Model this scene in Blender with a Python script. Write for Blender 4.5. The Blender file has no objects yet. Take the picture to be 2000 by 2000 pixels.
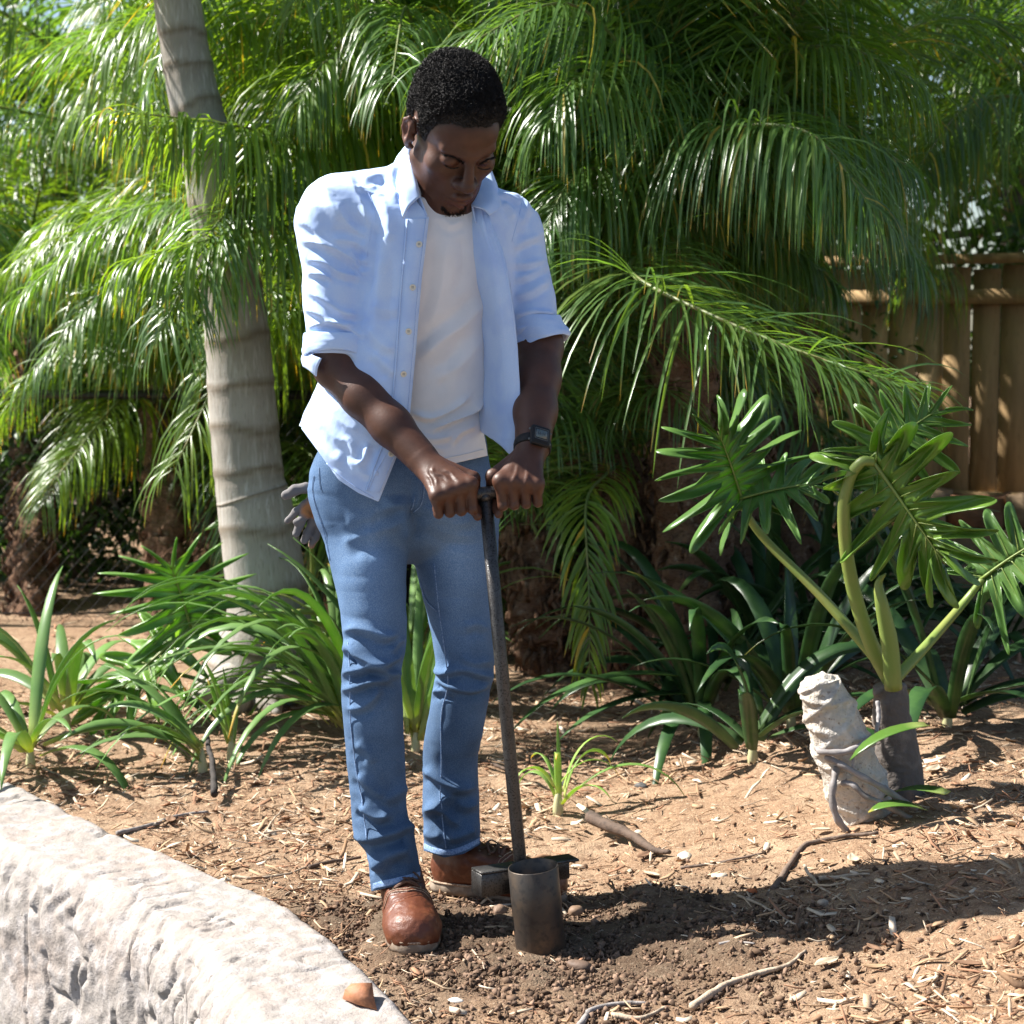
import bpy, bmesh, math, random
import numpy as np
from mathutils import Vector, Matrix
from mathutils.bvhtree import BVHTree

rng = np.random.default_rng(7)
random.seed(7)
SC = bpy.context.scene
COL = SC.collection

# ------------------------------------------------------------------ camera
PITCH = math.radians(5.0)
TANH = math.tan(math.radians(15.0))
CAMZ = 1.15
cd = bpy.data.cameras.new("camera")
cd.sensor_width = 36.0
cd.sensor_fit = 'HORIZONTAL'
cd.lens = 18.0 / TANH
cd.clip_start = 0.05
cd.clip_end = 500.0
cam = bpy.data.objects.new("camera", cd)
COL.objects.link(cam)
cam.location = (0, 0, CAMZ)
cam.rotation_euler = (math.pi / 2 - PITCH, 0, 0)
cd.dof.use_dof = True
cd.dof.focus_distance = 3.72
cd.dof.aperture_fstop = 7.1
SC.camera = cam

# ------------------------------------------------------------------ sky, sun, exposure
SUN_EL = math.radians(46.0)
SUN_FROM = (-0.96, 0.23)          # horizontal direction towards the sun
world = bpy.data.worlds.new("World")
SC.world = world
world.use_nodes = True
wn = world.node_tree
wn.nodes.clear()
w_out = wn.nodes.new("ShaderNodeOutputWorld")
w_bg = wn.nodes.new("ShaderNodeBackground")
w_sky = wn.nodes.new("ShaderNodeTexSky")
w_sky.sky_type = 'NISHITA'
w_sky.sun_disc = False
w_sky.sun_elevation = SUN_EL
_n = math.hypot(*SUN_FROM)
_sx, _sy = SUN_FROM[0] / _n, SUN_FROM[1] / _n
w_sky.sun_rotation = math.atan2(_sx, _sy)
w_bg.inputs["Strength"].default_value = 0.06
wn.links.new(w_sky.outputs[0], w_bg.inputs[0])
wn.links.new(w_bg.outputs[0], w_out.inputs[0])
sd = bpy.data.lights.new("sun", 'SUN')
sd.energy = 5.0
sd.angle = math.radians(0.53)
sd.color = (1.0, 0.955, 0.89)
sun = bpy.data.objects.new("sun", sd)
COL.objects.link(sun)
_tosun = Vector((_sx * math.cos(SUN_EL), _sy * math.cos(SUN_EL), math.sin(SUN_EL)))
sun.rotation_euler = _tosun.to_track_quat('Z', 'Y').to_euler()
sun.location = _tosun * 30
SC.view_settings.view_transform = 'Standard'
SC.view_settings.look = 'None'
SC.view_settings.gamma = 1.0
SC.view_settings.exposure = 1.46
SC.view_settings.use_curve_mapping = False
try:
    SC.cycles.use_denoising = True
    SC.cycles.max_bounces = 8
    SC.cycles.transparent_max_bounces = 8
    SC.cycles.sample_clamp_indirect = 6.0
except Exception:
    pass

# ------------------------------------------------------------------ pixel <-> place helpers (2000 px photograph)
_F = np.array([0, math.cos(PITCH), -math.sin(PITCH)])
_U = np.array([0, math.sin(PITCH), math.cos(PITCH)])
_C = np.array([0, 0, CAMZ])


def unp(x, y, Y):
    """point at pixel x, y lying at distance Y along the world's y axis"""
    d = _F + (x - 1000) / 1000 * TANH * np.array([1.0, 0, 0]) - (y - 1000) / 1000 * TANH * _U
    return _C + d * (Y / d[1])


def gnd(x, y, z=0.0):
    d = _F + (x - 1000) / 1000 * TANH * np.array([1.0, 0, 0]) - (y - 1000) / 1000 * TANH * _U
    return _C + d * ((z - CAMZ) / d[2])


def proj(p):
    q = np.asarray(p) - _C
    d = q @ _F
    return np.stack([1000 + 1000 * q[..., 0] / d / TANH, 1000 - 1000 * (q @ _U) / d / TANH], -1)


def nrm(v):
    v = np.asarray(v, float)
    return v / (np.linalg.norm(v, axis=-1, keepdims=True) + 1e-12)


def catmull(P, n):
    """n samples of a Catmull-Rom curve through the rows of P"""
    P = np.asarray(P, float)
    if len(P) == 2:
        t = np.linspace(0, 1, n)[:, None]
        return P[0] * (1 - t) + P[1] * t
    Q = np.vstack([2 * P[0] - P[1], P, 2 * P[-1] - P[-2]])
    t = np.linspace(0, len(P) - 1 - 1e-9, n)
    i = t.astype(int)
    f = (t - i)[:, None]
    p0, p1, p2, p3 = Q[i], Q[i + 1], Q[i + 2], Q[i + 3]
    return .5 * (2 * p1 + (p2 - p0) * f + (2 * p0 - 5 * p1 + 4 * p2 - p3) * f ** 2 + (3 * p1 - p0 - 3 * p2 + p3) * f ** 3)


# value noise, vectorised
_perm = rng.permutation(4096)
_vals = rng.random(4096)


def vnoise(p):
    p = np.asarray(p, float)
    i = np.floor(p).astype(int)
    f = p - i
    f = f * f * (3 - 2 * f)

    def h(a, b, c):
        return _vals[_perm[(_perm[(_perm[a & 4095] + b) & 4095] + c) & 4095]]
    x, y, z = i[..., 0], i[..., 1], i[..., 2]
    fx, fy, fz = f[..., 0], f[..., 1], f[..., 2]
    l = lambda a, b, t: a + (b - a) * t
    return l(l(l(h(x, y, z), h(x + 1, y, z), fx), l(h(x, y + 1, z), h(x + 1, y + 1, z), fx), fy),
             l(l(h(x, y, z + 1), h(x + 1, y, z + 1), fx), l(h(x, y + 1, z + 1), h(x + 1, y + 1, z + 1), fx), fy), fz) * 2 - 1


def fbm(p, o=4):
    s = 0
    a = 1.0
    for k in range(o):
        s = s + a * vnoise(np.asarray(p) * 2 ** k + 17.3 * k)
        a *= .5
    return s


# ------------------------------------------------------------------ meshes and objects
ORI = {}


def mk_mesh(name, V, F, smooth=True, attrs=None):
    """V (n,3); F one array (m,3|4) or a list of arrays / faces"""
    V = np.ascontiguousarray(V, dtype=np.float32)
    if isinstance(F, np.ndarray):
        F = [F]
    Fs = []
    ragged = []
    for f in F:
        if isinstance(f, np.ndarray) and f.ndim == 2:
            if len(f):
                Fs.append(f)
        else:
            ragged.append(list(f))
    me = bpy.data.meshes.new(name)
    if ragged:
        me.from_pydata(V.tolist(), [], [r.tolist() for f in Fs for r in f] + ragged)
    else:
        loops = np.concatenate([f.ravel() for f in Fs]).astype(np.int32)
        tot = np.concatenate([np.full(len(f), f.shape[1]) for f in Fs]).astype(np.int32)
        me.vertices.add(len(V))
        me.vertices.foreach_set("co", V.ravel())
        me.loops.add(len(loops))
        me.loops.foreach_set("vertex_index", loops)
        me.polygons.add(len(tot))
        st = np.concatenate([[0], np.cumsum(tot)[:-1]]).astype(np.int32)
        me.polygons.foreach_set("loop_start", st)
        me.update(calc_edges=True)
        me.validate()
    if smooth:
        me.polygons.foreach_set("use_smooth", np.ones(len(me.polygons), bool))
    if attrs:
        for k, a in attrs.items():
            a = np.asarray(a, np.float32)
            if a.ndim == 1:
                at = me.attributes.new(k, 'FLOAT', 'POINT')
                at.data.foreach_set("value", a)
            else:
                at = me.attributes.new(k, 'FLOAT_COLOR', 'POINT')
                at.data.foreach_set("color", np.concatenate([a, np.ones((len(a), 1), np.float32)], 1).ravel())
    me.update()
    return me


def put(name, me, mat=None, parent=None, loc=None, kind=None):
    o = bpy.data.objects.new(name, me)
    COL.objects.link(o)
    if mat is not None and me is not None:
        me.materials.clear()
        for m in (mat if isinstance(mat, (list, tuple)) else [mat]):
            me.materials.append(m)
    if parent is not None:
        o.parent = parent
        ORI[o.name] = ORI.get(parent.name, np.zeros(3))
    else:
        ORI[o.name] = np.array(loc if loc is not None else (0, 0, 0), float)
    if loc is not None and parent is None:
        o.location = loc
    if kind:
        o["kind"] = kind
    return o


def part(name, V, F, mat, parent=None, smooth=True, attrs=None, kind=None, label=None):
    """mesh given in world coordinates, stored relative to its thing's base"""
    V = np.asarray(V, float)
    if parent is not None:
        V = V - ORI[parent.name]
    o = put(name, mk_mesh(name, V, F, smooth, attrs), mat, parent, kind=kind)
    if label:
        o["label"] = label
    return o


def tag(o, label, cat, group=None, kind=None):
    o["label"] = label
    o["category"] = cat
    if group:
        o["group"] = group
    if kind:
        o["kind"] = kind
    return o


def thing(name, label, cat, loc=(0, 0, 0), group=None):
    o = bpy.data.objects.new(name, None)
    COL.objects.link(o)
    o.location = tuple(float(c) for c in loc)
    o.empty_display_size = .1
    ORI[o.name] = np.array(loc, float)
    return tag(o, label, cat, group)


def one(name, V, F, mat, label, cat, group=None, smooth=True, attrs=None, base=None):
    """a thing that is one mesh; origin at base"""
    V = np.asarray(V, float)
    if base is None:
        base = np.array([(V[:, 0].min() + V[:, 0].max()) / 2, (V[:, 1].min() + V[:, 1].max()) / 2, V[:, 2].min()])
    o = put(name, mk_mesh(name, V - base, F, smooth, attrs), mat, None, loc=base)
    return tag(o, label, cat, group)


def merge(parts):
    """list of (V, F) -> one (V, [tri array, quad array])"""
    Vs, T, Q = [], [], []
    n = 0
    for V, F in parts:
        Vs.append(np.asarray(V, float))
        for f in (F if isinstance(F, list) else [F]):
            f = np.asarray(f)
            if len(f) == 0:
                continue
            (T if f.shape[1] == 3 else Q).append(f + n)
        n += len(V)
    out = []
    if T:
        out.append(np.vstack(T))
    if Q:
        out.append(np.vstack(Q))
    return np.vstack(Vs), out


def grid_faces(nu, nv, wrap_v=False):
    i = np.arange(nu - 1)[:, None]
    j = np.arange(nv if wrap_v else nv - 1)[None]
    jn = (j + 1) % nv
    return np.stack(np.broadcast_arrays(i * nv + j, i * nv + jn, (i + 1) * nv + jn, (i + 1) * nv + j), -1).reshape(-1, 4)


def tube(P, r, seg=8, cap=True, flat=1.0, up=None):
    P = np.asarray(P, float)
    n = len(P)
    r = np.broadcast_to(np.asarray(r, float), (n,))
    t = nrm(np.gradient(P, axis=0))
    ref = np.array([0, 0, 1.0]) if up is None else np.asarray(up, float)
    if up is None and abs(t[0] @ ref) > .9:
        ref = np.array([1.0, 0, 0])
    N = np.zeros_like(P)
    v = ref - t[0] * (ref @ t[0])
    N[0] = nrm(v)
    for i in range(1, n):
        v = N[i - 1] - t[i] * (N[i - 1] @ t[i])
        N[i] = nrm(v)
    B = np.cross(t, N)
    a = np.linspace(0, 2 * np.pi, seg, endpoint=False)
    V = P[:, None] + r[:, None, None] * (np.cos(a)[None, :, None] * N[:, None] * flat + np.sin(a)[None, :, None] * B[:, None])
    V = V.reshape(-1, 3)
    F = [grid_faces(n, seg, True)]
    if cap:
        V = np.vstack([V, P[:1], P[-1:]])
        k = np.arange(seg)
        F.append(np.stack([np.full(seg, n * seg), (k + 1) % seg, k], -1))
        F.append(np.stack([np.full(seg, n * seg + 1), (n - 1) * seg + k, (n - 1) * seg + (k + 1) % seg], -1))
    return V, F


def box(c, s, R=None):
    c = np.asarray(c, float)
    V = np.array([[x, y, z] for x in (-.5, .5) for y in (-.5, .5) for z in (-.5, .5)]) * np.asarray(s, float)
    if R is not None:
        V = V @ np.asarray(R).T
    F = np.array([[0, 1, 3, 2], [4, 6, 7, 5], [0, 4, 5, 1], [2, 3, 7, 6], [0, 2, 6, 4], [1, 5, 7, 3]])
    return V + c, [F]


def bevel(o, w=.003, seg=2, ang=.6):
    m = o.modifiers.new("bevel", 'BEVEL')
    m.width = w
    m.segments = seg
    m.limit_method = 'ANGLE'
    m.angle_limit = ang
    return o


def rotz(a):
    c, s = math.cos(a), math.sin(a)
    return np.array([[c, -s, 0], [s, c, 0], [0, 0, 1.0]])


def rotx(a):
    c, s = math.cos(a), math.sin(a)
    return np.array([[1.0, 0, 0], [0, c, -s], [0, s, c]])


def roty(a):
    c, s = math.cos(a), math.sin(a)
    return np.array([[c, 0, s], [0, 1.0, 0], [-s, 0, c]])


# ------------------------------------------------------------------ implicit surfaces (for the body and the clothes)
class Field:
    def __init__(s, lo, hi, h):
        s.lo = np.asarray(lo, float)
        s.h = h
        s.n = np.ceil((np.asarray(hi, float) - s.lo) / h).astype(int) + 1
        s.F = np.full(s.n, 1.0, np.float32)

    def sub(s, lo, hi):
        a = np.clip(np.floor((np.asarray(lo) - s.lo) / s.h).astype(int), 0, s.n)
        b = np.clip(np.ceil((np.asarray(hi) - s.lo) / s.h).astype(int) + 1, 0, s.n)
        g = [(s.lo[i] + s.h * np.arange(a[i], b[i])).astype(np.float32) for i in range(3)]
        return tuple(slice(a[i], b[i]) for i in range(3)), g[0][:, None, None], g[1][None, :, None], g[2][None, None, :]

    def add(s, fn, lo, hi, k=.01, op='u'):
        m = k + 2.5 * s.h
        sl, X, Y, Z = s.sub(np.asarray(lo) - m, np.asarray(hi) + m)
        if 0 in s.F[sl].shape:
            return
        d = fn(X, Y, Z)
        A = s.F[sl]
        if op == 'u':
            h = np.clip(.5 + .5 * (d - A) / k, 0, 1)
            s.F[sl] = d + (A - d) * h - k * h * (1 - h)
        else:               # smooth subtraction
            d = -d
            h = np.clip(.5 - .5 * (d - A) / k, 0, 1)
            s.F[sl] = d + (A - d) * h + k * h * (1 - h)

    def cone(s, a, b, ra, rb, k=.01, op='u'):
        a = np.asarray(a, float)
        b = np.asarray(b, float)
        ab = b - a
        L = ab @ ab + 1e-12

        def fn(X, Y, Z):
            x, y, z = X - a[0], Y - a[1], Z - a[2]
            t = np.clip((x * ab[0] + y * ab[1] + z * ab[2]) / L, 0, 1)
            return np.sqrt((x - t * ab[0]) ** 2 + (y - t * ab[1]) ** 2 + (z - t * ab[2]) ** 2) - (ra + (rb - ra) * t)
        r = max(ra, rb)
        s.add(fn, np.minimum(a, b) - r, np.maximum(a, b) + r, k, op)

    def chain(s, P, R, k=.01, op='u'):
        for i in range(len(P) - 1):
            s.cone(P[i], P[i + 1], R[i], R[i + 1], k, op)

    def ell(s, c, r, R=None, k=.01, op='u'):
        c = np.asarray(c, float)
        r = np.asarray(r, float)
        R = np.eye(3) if R is None else np.asarray(R)
        mr = r.min()

        def fn(X, Y, Z):
            x, y, z = X - c[0], Y - c[1], Z - c[2]
            u = (R[0, 0] * x + R[1, 0] * y + R[2, 0] * z) / r[0]
            v = (R[0, 1] * x + R[1, 1] * y + R[2, 1] * z) / r[1]
            w = (R[0, 2] * x + R[1, 2] * y + R[2, 2] * z) / r[2]
            k0 = np.sqrt(u * u + v * v + w * w)
            k1 = np.sqrt((u / r[0]) ** 2 + (v / r[1]) ** 2 + (w / r[2]) ** 2) + 1e-9
            return np.where(k0 < .3, (k0 - 1) * mr, k0 * (k0 - 1) / k1)
        s.add(fn, c - r.max(), c + r.max(), k, op)

    def slices(s, tab, k=.02, yaw=0.0, op='u', pw=2.0, pad=0.0):
        """tab rows: y_px, x_left_px, x_right_px, depth Y of the centre, half depth"""
        rows = []
        for (y, xl, xr, Y, hd) in tab:
            c = unp((xl + xr) / 2, y, Y)
            W = (xr - xl) / 2 / 1000 * TANH * (Y * math.cos(PITCH)) * 1.0 + pad
            b = hd + pad
            a = math.sqrt(max(W * W - (b * math.sin(yaw)) ** 2, 1e-5)) / math.cos(yaw)
            rows.append((c[2], c[0], c[1], a, b))
        rows = catmull(np.array(rows)[::-1], 80)
        rows = rows[np.argsort(rows[:, 0])]
        z0, z1 = rows[0, 0], rows[-1, 0]
        cy, sy = math.cos(yaw), math.sin(yaw)

        def fn(X, Y, Z):
            zc = np.clip(Z, z0, z1)
            cx, cyy, a, b = [np.interp(zc, rows[:, 0], rows[:, i]).astype(np.float32) for i in (1, 2, 3, 4)]
            x, y = X - cx, Y - cyy
            u = (cy * x + sy * y) / a
            v = (-sy * x + cy * y) / b
            q = (np.abs(u) ** pw + np.abs(v) ** pw) ** (1 / pw) if pw != 2 else np.sqrt(u * u + v * v)
            d = (q - 1) * np.minimum(a, b)
            e = np.maximum(Z - z1, z0 - Z)
            return np.maximum(d, e)
        lo = np.array([(rows[:, 1] - rows[:, 3] - rows[:, 4]).min(), (rows[:, 2] - rows[:, 3] - rows[:, 4]).min(), z0])
        hi = np.array([(rows[:, 1] + rows[:, 3] + rows[:, 4]).max(), (rows[:, 2] + rows[:, 3] + rows[:, 4]).max(), z1])
        s.add(fn, lo, hi, k, op)

    def mesh(s, smooth=1):
        F = s.F
        S = F < 0
        n = np.array(F.shape)
        c = np.zeros(n - 1, np.int8)
        for dx in (0, 1):
            for dy in (0, 1):
                for dz in (0, 1):
                    c += S[dx:n[0] - 1 + dx, dy:n[1] - 1 + dy, dz:n[2] - 1 + dz]
        act = np.argwhere((c > 0) & (c < 8))
        idm = np.full(n - 1, -1, np.int32)
        idm[act[:, 0], act[:, 1], act[:, 2]] = np.arange(len(act))
        acc = np.zeros((len(act), 3))
        cnt = np.zeros(len(act))
        cor = np.array([[i, j, k] for i in (0, 1) for j in (0, 1) for k in (0, 1)])
        val = [F[act[:, 0] + q[0], act[:, 1] + q[1], act[:, 2] + q[2]] for q in cor]
        for a in range(8):
            for b in range(a + 1, 8):
                if np.abs(cor[a] - cor[b]).sum() != 1:
                    continue
                m = (val[a] < 0) != (val[b] < 0)
                t = val[a][m] / (val[a][m] - val[b][m])
                acc[m] += cor[a] + (cor[b] - cor[a]) * t[:, None]
                cnt[m] += 1
        V = s.lo + s.h * (act + acc / cnt[:, None])
        Q = []
        for ax in range(3):
            sl0 = [slice(None)] * 3
            sl1 = [slice(None)] * 3
            sl0[ax] = slice(0, -1)
            sl1[ax] = slice(1, None)
            A, B = S[tuple(sl0)], S[tuple(sl1)]
            e = np.argwhere(A != B)
            o1, o2 = [(1, 2), (2, 0), (0, 1)][ax]
            e = e[(e[:, o1] > 0) & (e[:, o2] > 0) & (e[:, o1] < n[o1] - 1) & (e[:, o2] < n[o2] - 1)]
            ins = A[e[:, 0], e[:, 1], e[:, 2]]
            d1 = np.zeros(3, int)
            d1[o1] = 1
            d2 = np.zeros(3, int)
            d2[o2] = 1
            g = lambda q: idm[q[:, 0], q[:, 1], q[:, 2]]
            f = np.stack([g(e - d1 - d2), g(e - d2), g(e), g(e - d1)], -1)
            f[~ins] = f[~ins][:, ::-1]
            Q.append(f)
        Q = np.vstack(Q)
        Q = Q[(Q >= 0).all(1)]
        for _ in range(smooth):
            V = lap(V, Q, .5)
        return V, Q


def lap(V, Q, w=.5):
    n = len(V)
    acc = np.zeros((n, 3))
    cnt = np.zeros(n)
    k = Q.shape[1]
    for i in range(k):
        a, b = Q[:, i], Q[:, (i + 1) % k]
        for c in range(3):
            acc[:, c] += np.bincount(a, V[b, c], n) + np.bincount(b, V[a, c], n)
        cnt += np.bincount(a, None, n) + np.bincount(b, None, n)
    return V * (1 - w) + w * acc / np.maximum(cnt, 1)[:, None]


def vnormals(V, Q):
    a = V[Q[:, 2]] - V[Q[:, 0]]
    b = V[Q[:, -1]] - V[Q[:, 1]] if Q.shape[1] == 4 else V[Q[:, 1]] - V[Q[:, 0]]
    fn = np.cross(a, b) if Q.shape[1] == 4 else np.cross(b, a)
    N = np.zeros_like(V)
    for i in range(Q.shape[1]):
        for c in range(3):
            N[:, c] += np.bincount(Q[:, i], fn[:, c], len(V))
    return nrm(N)


def clip_mesh(V, T, f, attrs=()):
    """keep the part of a triangle mesh where f > 0, with clean edges"""
    if T.shape[1] == 4:
        T = np.vstack([T[:, [0, 1, 2]], T[:, [0, 2, 3]]])
    s = f > 0
    k = s[T].sum(1)
    keep = [T[k == 3]]
    newV = []
    newA = [[] for _ in attrs]
    base = len(V)
    cache = {}

    def cut(a, b):
        key = (a, b) if a < b else (b, a)
        if key not in cache:
            t = f[a] / (f[a] - f[b])
            cache[key] = base + len(newV)
            newV.append(V[a] + (V[b] - V[a]) * t)
            for q, at in zip(newA, attrs):
                q.append(at[a] + (at[b] - at[a]) * t)
        return cache[key]
    ex = []
    for t in T[(k == 1) | (k == 2)]:
        t = [int(x) for x in t]
        while True:
            if s[t].sum() == 1 and s[t[0]]:
                break
            if s[t].sum() == 2 and not s[t[0]]:
                break
            t = t[1:] + t[:1]
        p, q = cut(t[0], t[1]), cut(t[2], t[0])
        if s[t[0]]:
            ex.append((t[0], p, q))
        else:
            ex.append((p, t[1], t[2]))
            ex.append((p, t[2], q))
    if ex:
        keep.append(np.array(ex))
        V = np.vstack([V, np.array(newV)])
        attrs = [np.concatenate([a, np.array(q)]) for a, q in zip(attrs, newA)]
    T = np.vstack(keep)
    u, inv = np.unique(T, return_inverse=True)
    return V[u], inv.reshape(-1, 3), [a[u] for a in attrs]


def seg_dist(P, L):
    """distance from 2-D points P to polyline L, and the position along it 0..1, and the signed side"""
    L = np.asarray(L, float)
    best = np.full(len(P), 1e9)
    par = np.zeros(len(P))
    side = np.zeros(len(P))
    ln = np.linalg.norm(np.diff(L, axis=0), axis=1)
    tot = ln.sum()
    acc = 0
    for i in range(len(L) - 1):
        ab = L[i + 1] - L[i]
        q = P - L[i]
        t = np.clip((q @ ab) / (ab @ ab + 1e-9), 0, 1)
        e = q - t[:, None] * ab
        d = np.hypot(e[:, 0], e[:, 1])
        m = d < best
        best[m] = d[m]
        par[m] = ((acc + t * ln[i]) / tot)[m]
        side[m] = np.sign(ab[0] * q[:, 1] - ab[1] * q[:, 0])[m]
        acc += ln[i]
    return best, par, side


def folds(V, Q, strokes, its=1):
    """raise or sink cloth along strokes drawn on the side that faces the camera"""
    N = vnormals(V, Q)
    vd = nrm(_C - V)
    w = np.clip((N * vd).sum(1) * 2.2 + .25, 0, 1)
    P = proj(V)
    D = np.zeros(len(V))
    for (pts, wd, h) in strokes:
        L = catmull(pts, 4 * len(pts))
        m = (P[:, 0] > L[:, 0].min() - 4 * wd) & (P[:, 0] < L[:, 0].max() + 4 * wd) & \
            (P[:, 1] > L[:, 1].min() - 4 * wd) & (P[:, 1] < L[:, 1].max() + 4 * wd) & (w > 0)
        if not m.any():
            continue
        d, t, sd_ = seg_dist(P[m], L)
        taper = np.clip(np.minimum(t, 1 - t) * 5 + .18, 0, 1)
        s_ = d * sd_
        D[m] += w[m] * taper * h * .001 * (np.exp(-np.abs(s_ / wd) ** 1.5) - .6 * np.exp(-np.abs((s_ - 1.8 * wd) / (1.0 * wd)) ** 1.7))
    return V + N * D[:, None]


def poly_sdf(P, L):
    """signed distance to a closed 2-D polygon, positive outside"""
    L = np.asarray(L, float)
    d, _, _ = seg_dist(P, np.vstack([L, L[:1]]))
    ins = np.zeros(len(P), bool)
    for i in range(len(L)):
        a, b = L[i], L[(i + 1) % len(L)]
        c = (a[1] > P[:, 1]) != (b[1] > P[:, 1])
        ins ^= c & (P[:, 0] < (b[0] - a[0]) * (P[:, 1] - a[1]) / (b[1] - a[1] + 1e-12) + a[0])
    return np.where(ins, -d, d)


def bvh_of(V, T):
    return BVHTree.FromPolygons([tuple(v) for v in V], [tuple(int(i) for i in t) for t in T])


def on(bvh, x, y, off=0.0):
    """first surface seen through pixel x, y, lifted off towards its normal"""
    d = unp(x, y, 1.0) - _C
    d = d / np.linalg.norm(d)
    h = bvh.ray_cast(Vector(_C), Vector(d), 20)
    if h[0] is None:
        return None, None
    n = np.array(h[1])
    if n @ d > 0:
        n = -n
    return np.array(h[0]) + n * off, n


# ------------------------------------------------------------------ materials
def mat(name, col, rough=.6, spec=.5, noise=None, bump=None, attr=None, trans=None, metal=0.0, sheen=0.0, sub=0.0, coat=0.0, extra=None):
    """noise: (scale, colour2, lo, hi[, detail]); bump: list of (scale, strength, dist); attr: name of a colour attribute multiplied in"""
    m = bpy.data.materials.new(name)
    m.use_nodes = True
    nt = m.node_tree
    b = nt.nodes["Principled BSDF"]
    N = nt.nodes.new
    Lk = nt.links.new
    tc = N("ShaderNodeTexCoord")
    colsock = None
    rgb = N("ShaderNodeRGB")
    rgb.outputs[0].default_value = (*col, 1)
    colsock = rgb.outputs[0]
    for ns in ([noise] if noise and not isinstance(noise, list) else (noise or [])):
        t = N("ShaderNodeTexNoise")
        t.inputs["Scale"].default_value = ns[0]
        t.inputs["Detail"].default_value = ns[4] if len(ns) > 4 else 4
        if len(ns) > 5:
            mp = N("ShaderNodeMapping")
            mp.inputs["Scale"].default_value = ns[5]
            Lk(tc.outputs["Object"], mp.inputs[0])
            Lk(mp.outputs[0], t.inputs["Vector"])
        else:
            Lk(tc.outputs["Object"], t.inputs["Vector"])
        r = N("ShaderNodeMapRange")
        r.inputs[1].default_value = ns[2]
        r.inputs[2].default_value = ns[3]
        Lk(t.outputs[0], r.inputs[0])
        mx = N("ShaderNodeMix")
        mx.data_type = 'RGBA'
        Lk(r.outputs[0], mx.inputs[0])
        Lk(colsock, mx.inputs[6])
        mx.inputs[7].default_value = (*ns[1], 1)
        colsock = mx.outputs[2]
    if attr:
        at = N("ShaderNodeAttribute")
        at.attribute_name = attr
        mx = N("ShaderNodeMix")
        mx.data_type = 'RGBA'
        mx.blend_type = 'MULTIPLY'
        mx.inputs[0].default_value = 1
        Lk(colsock, mx.inputs[6])
        Lk(at.outputs["Color"], mx.inputs[7])
        colsock = mx.outputs[2]
    Lk(colsock, b.inputs["Base Color"])
    b.inputs["Roughness"].default_value = rough
    b.inputs["Specular IOR Level"].default_value = spec
    b.inputs["Metallic"].default_value = metal
    if sheen:
        b.inputs["Sheen Weight"].default_value = sheen
    if coat:
        b.inputs["Coat Weight"].default_value = coat
        b.inputs["Coat Roughness"].default_value = .25
    if sub:
        b.inputs["Subsurface Weight"].default_value = sub
        b.inputs["Subsurface Radius"].default_value = (.012, .005, .003)
        b.inputs["Subsurface Scale"].default_value = .5
    prev = None
    for bp in (bump or []):
        kind = bp[3] if len(bp) > 3 else 'n'
        if kind == 'v':
            t = N("ShaderNodeTexVoronoi")
            t.inputs["Scale"].default_value = bp[0]
            o = t.outputs["Distance"]
        elif kind == 'w':
            t = N("ShaderNodeTexWave")
            t.inputs["Scale"].default_value = bp[0]
            t.inputs["Distortion"].default_value = 1.0
            o = t.outputs[1]
            t.bands_direction = bp[4] if len(bp) > 4 else 'DIAGONAL'
        else:
            t = N("ShaderNodeTexNoise")
            t.inputs["Scale"].default_value = bp[0]
            t.inputs["Detail"].default_value = 5
            o = t.outputs[0]
        if len(bp) > 5:
            mp = N("ShaderNodeMapping")
            mp.inputs["Scale"].default_value = bp[5]
            Lk(tc.outputs["Object"], mp.inputs[0])
            Lk(mp.outputs[0], t.inputs["Vector"])
        else:
            Lk(tc.outputs["Object"], t.inputs["Vector"])
        bn = N("ShaderNodeBump")
        bn.inputs["Strength"].default_value = bp[1]
        bn.inputs["Distance"].default_value = bp[2]
        Lk(o, bn.inputs["Height"])
        if prev is not None:
            Lk(prev.outputs[0], bn.inputs["Normal"])
        prev = bn
    if prev is not None:
        Lk(prev.outputs[0], b.inputs["Normal"])
    if trans:
        # leaf: part of the light passes through
        tr = N("ShaderNodeBsdfTranslucent")
        mx2 = N("ShaderNodeMix")
        mx2.data_type = 'RGBA'
        mx2.blend_type = 'MULTIPLY'
        mx2.inputs[0].default_value = 1
        Lk(colsock, mx2.inputs[6])
        mx2.inputs[7].default_value = (*trans[1], 1)
        Lk(mx2.outputs[2], tr.inputs[0])
        ms = N("ShaderNodeMixShader")
        ms.inputs[0].default_value = trans[0]
        Lk(b.outputs[0], ms.inputs[1])
        Lk(tr.outputs[0], ms.inputs[2])
        out = nt.nodes["Material Output"]
        Lk(ms.outputs[0], out.inputs[0])
    return m
# ================================================================== the bed, the wall and the ground
def ss(a, b, x):
    t = np.clip((x - a) / (b - a), 0, 1)
    return t * t * (3 - 2 * t)


def gz(x, y):
    """height of the soil"""
    x = np.asarray(x, float)
    y = np.asarray(y, float)
    rise = .15 * ss(.16, 1.15, x) + .05 * ss(1.1, 3.0, x) + .022 * np.clip(y - 4.4, 0, 8) * ss(4.4, 5.4, y)
    flat = np.exp(-((x + .06) / .30) ** 2 - ((y - 3.72) / .26) ** 2)
    p = np.stack([x * 1.7, y * 1.7, np.zeros_like(x)], -1)
    und = .016 * fbm(p, 3)
    mound = .055 * np.exp(-((x - .27) / .10) ** 2 - ((y - 3.80) / .13) ** 2) + .03 * np.exp(-((x - .40) / .15) ** 2 - ((y - 3.55) / .12) ** 2)
    return (rise + und) * (1 - .93 * flat) + mound * (1 - flat * .6)


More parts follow.
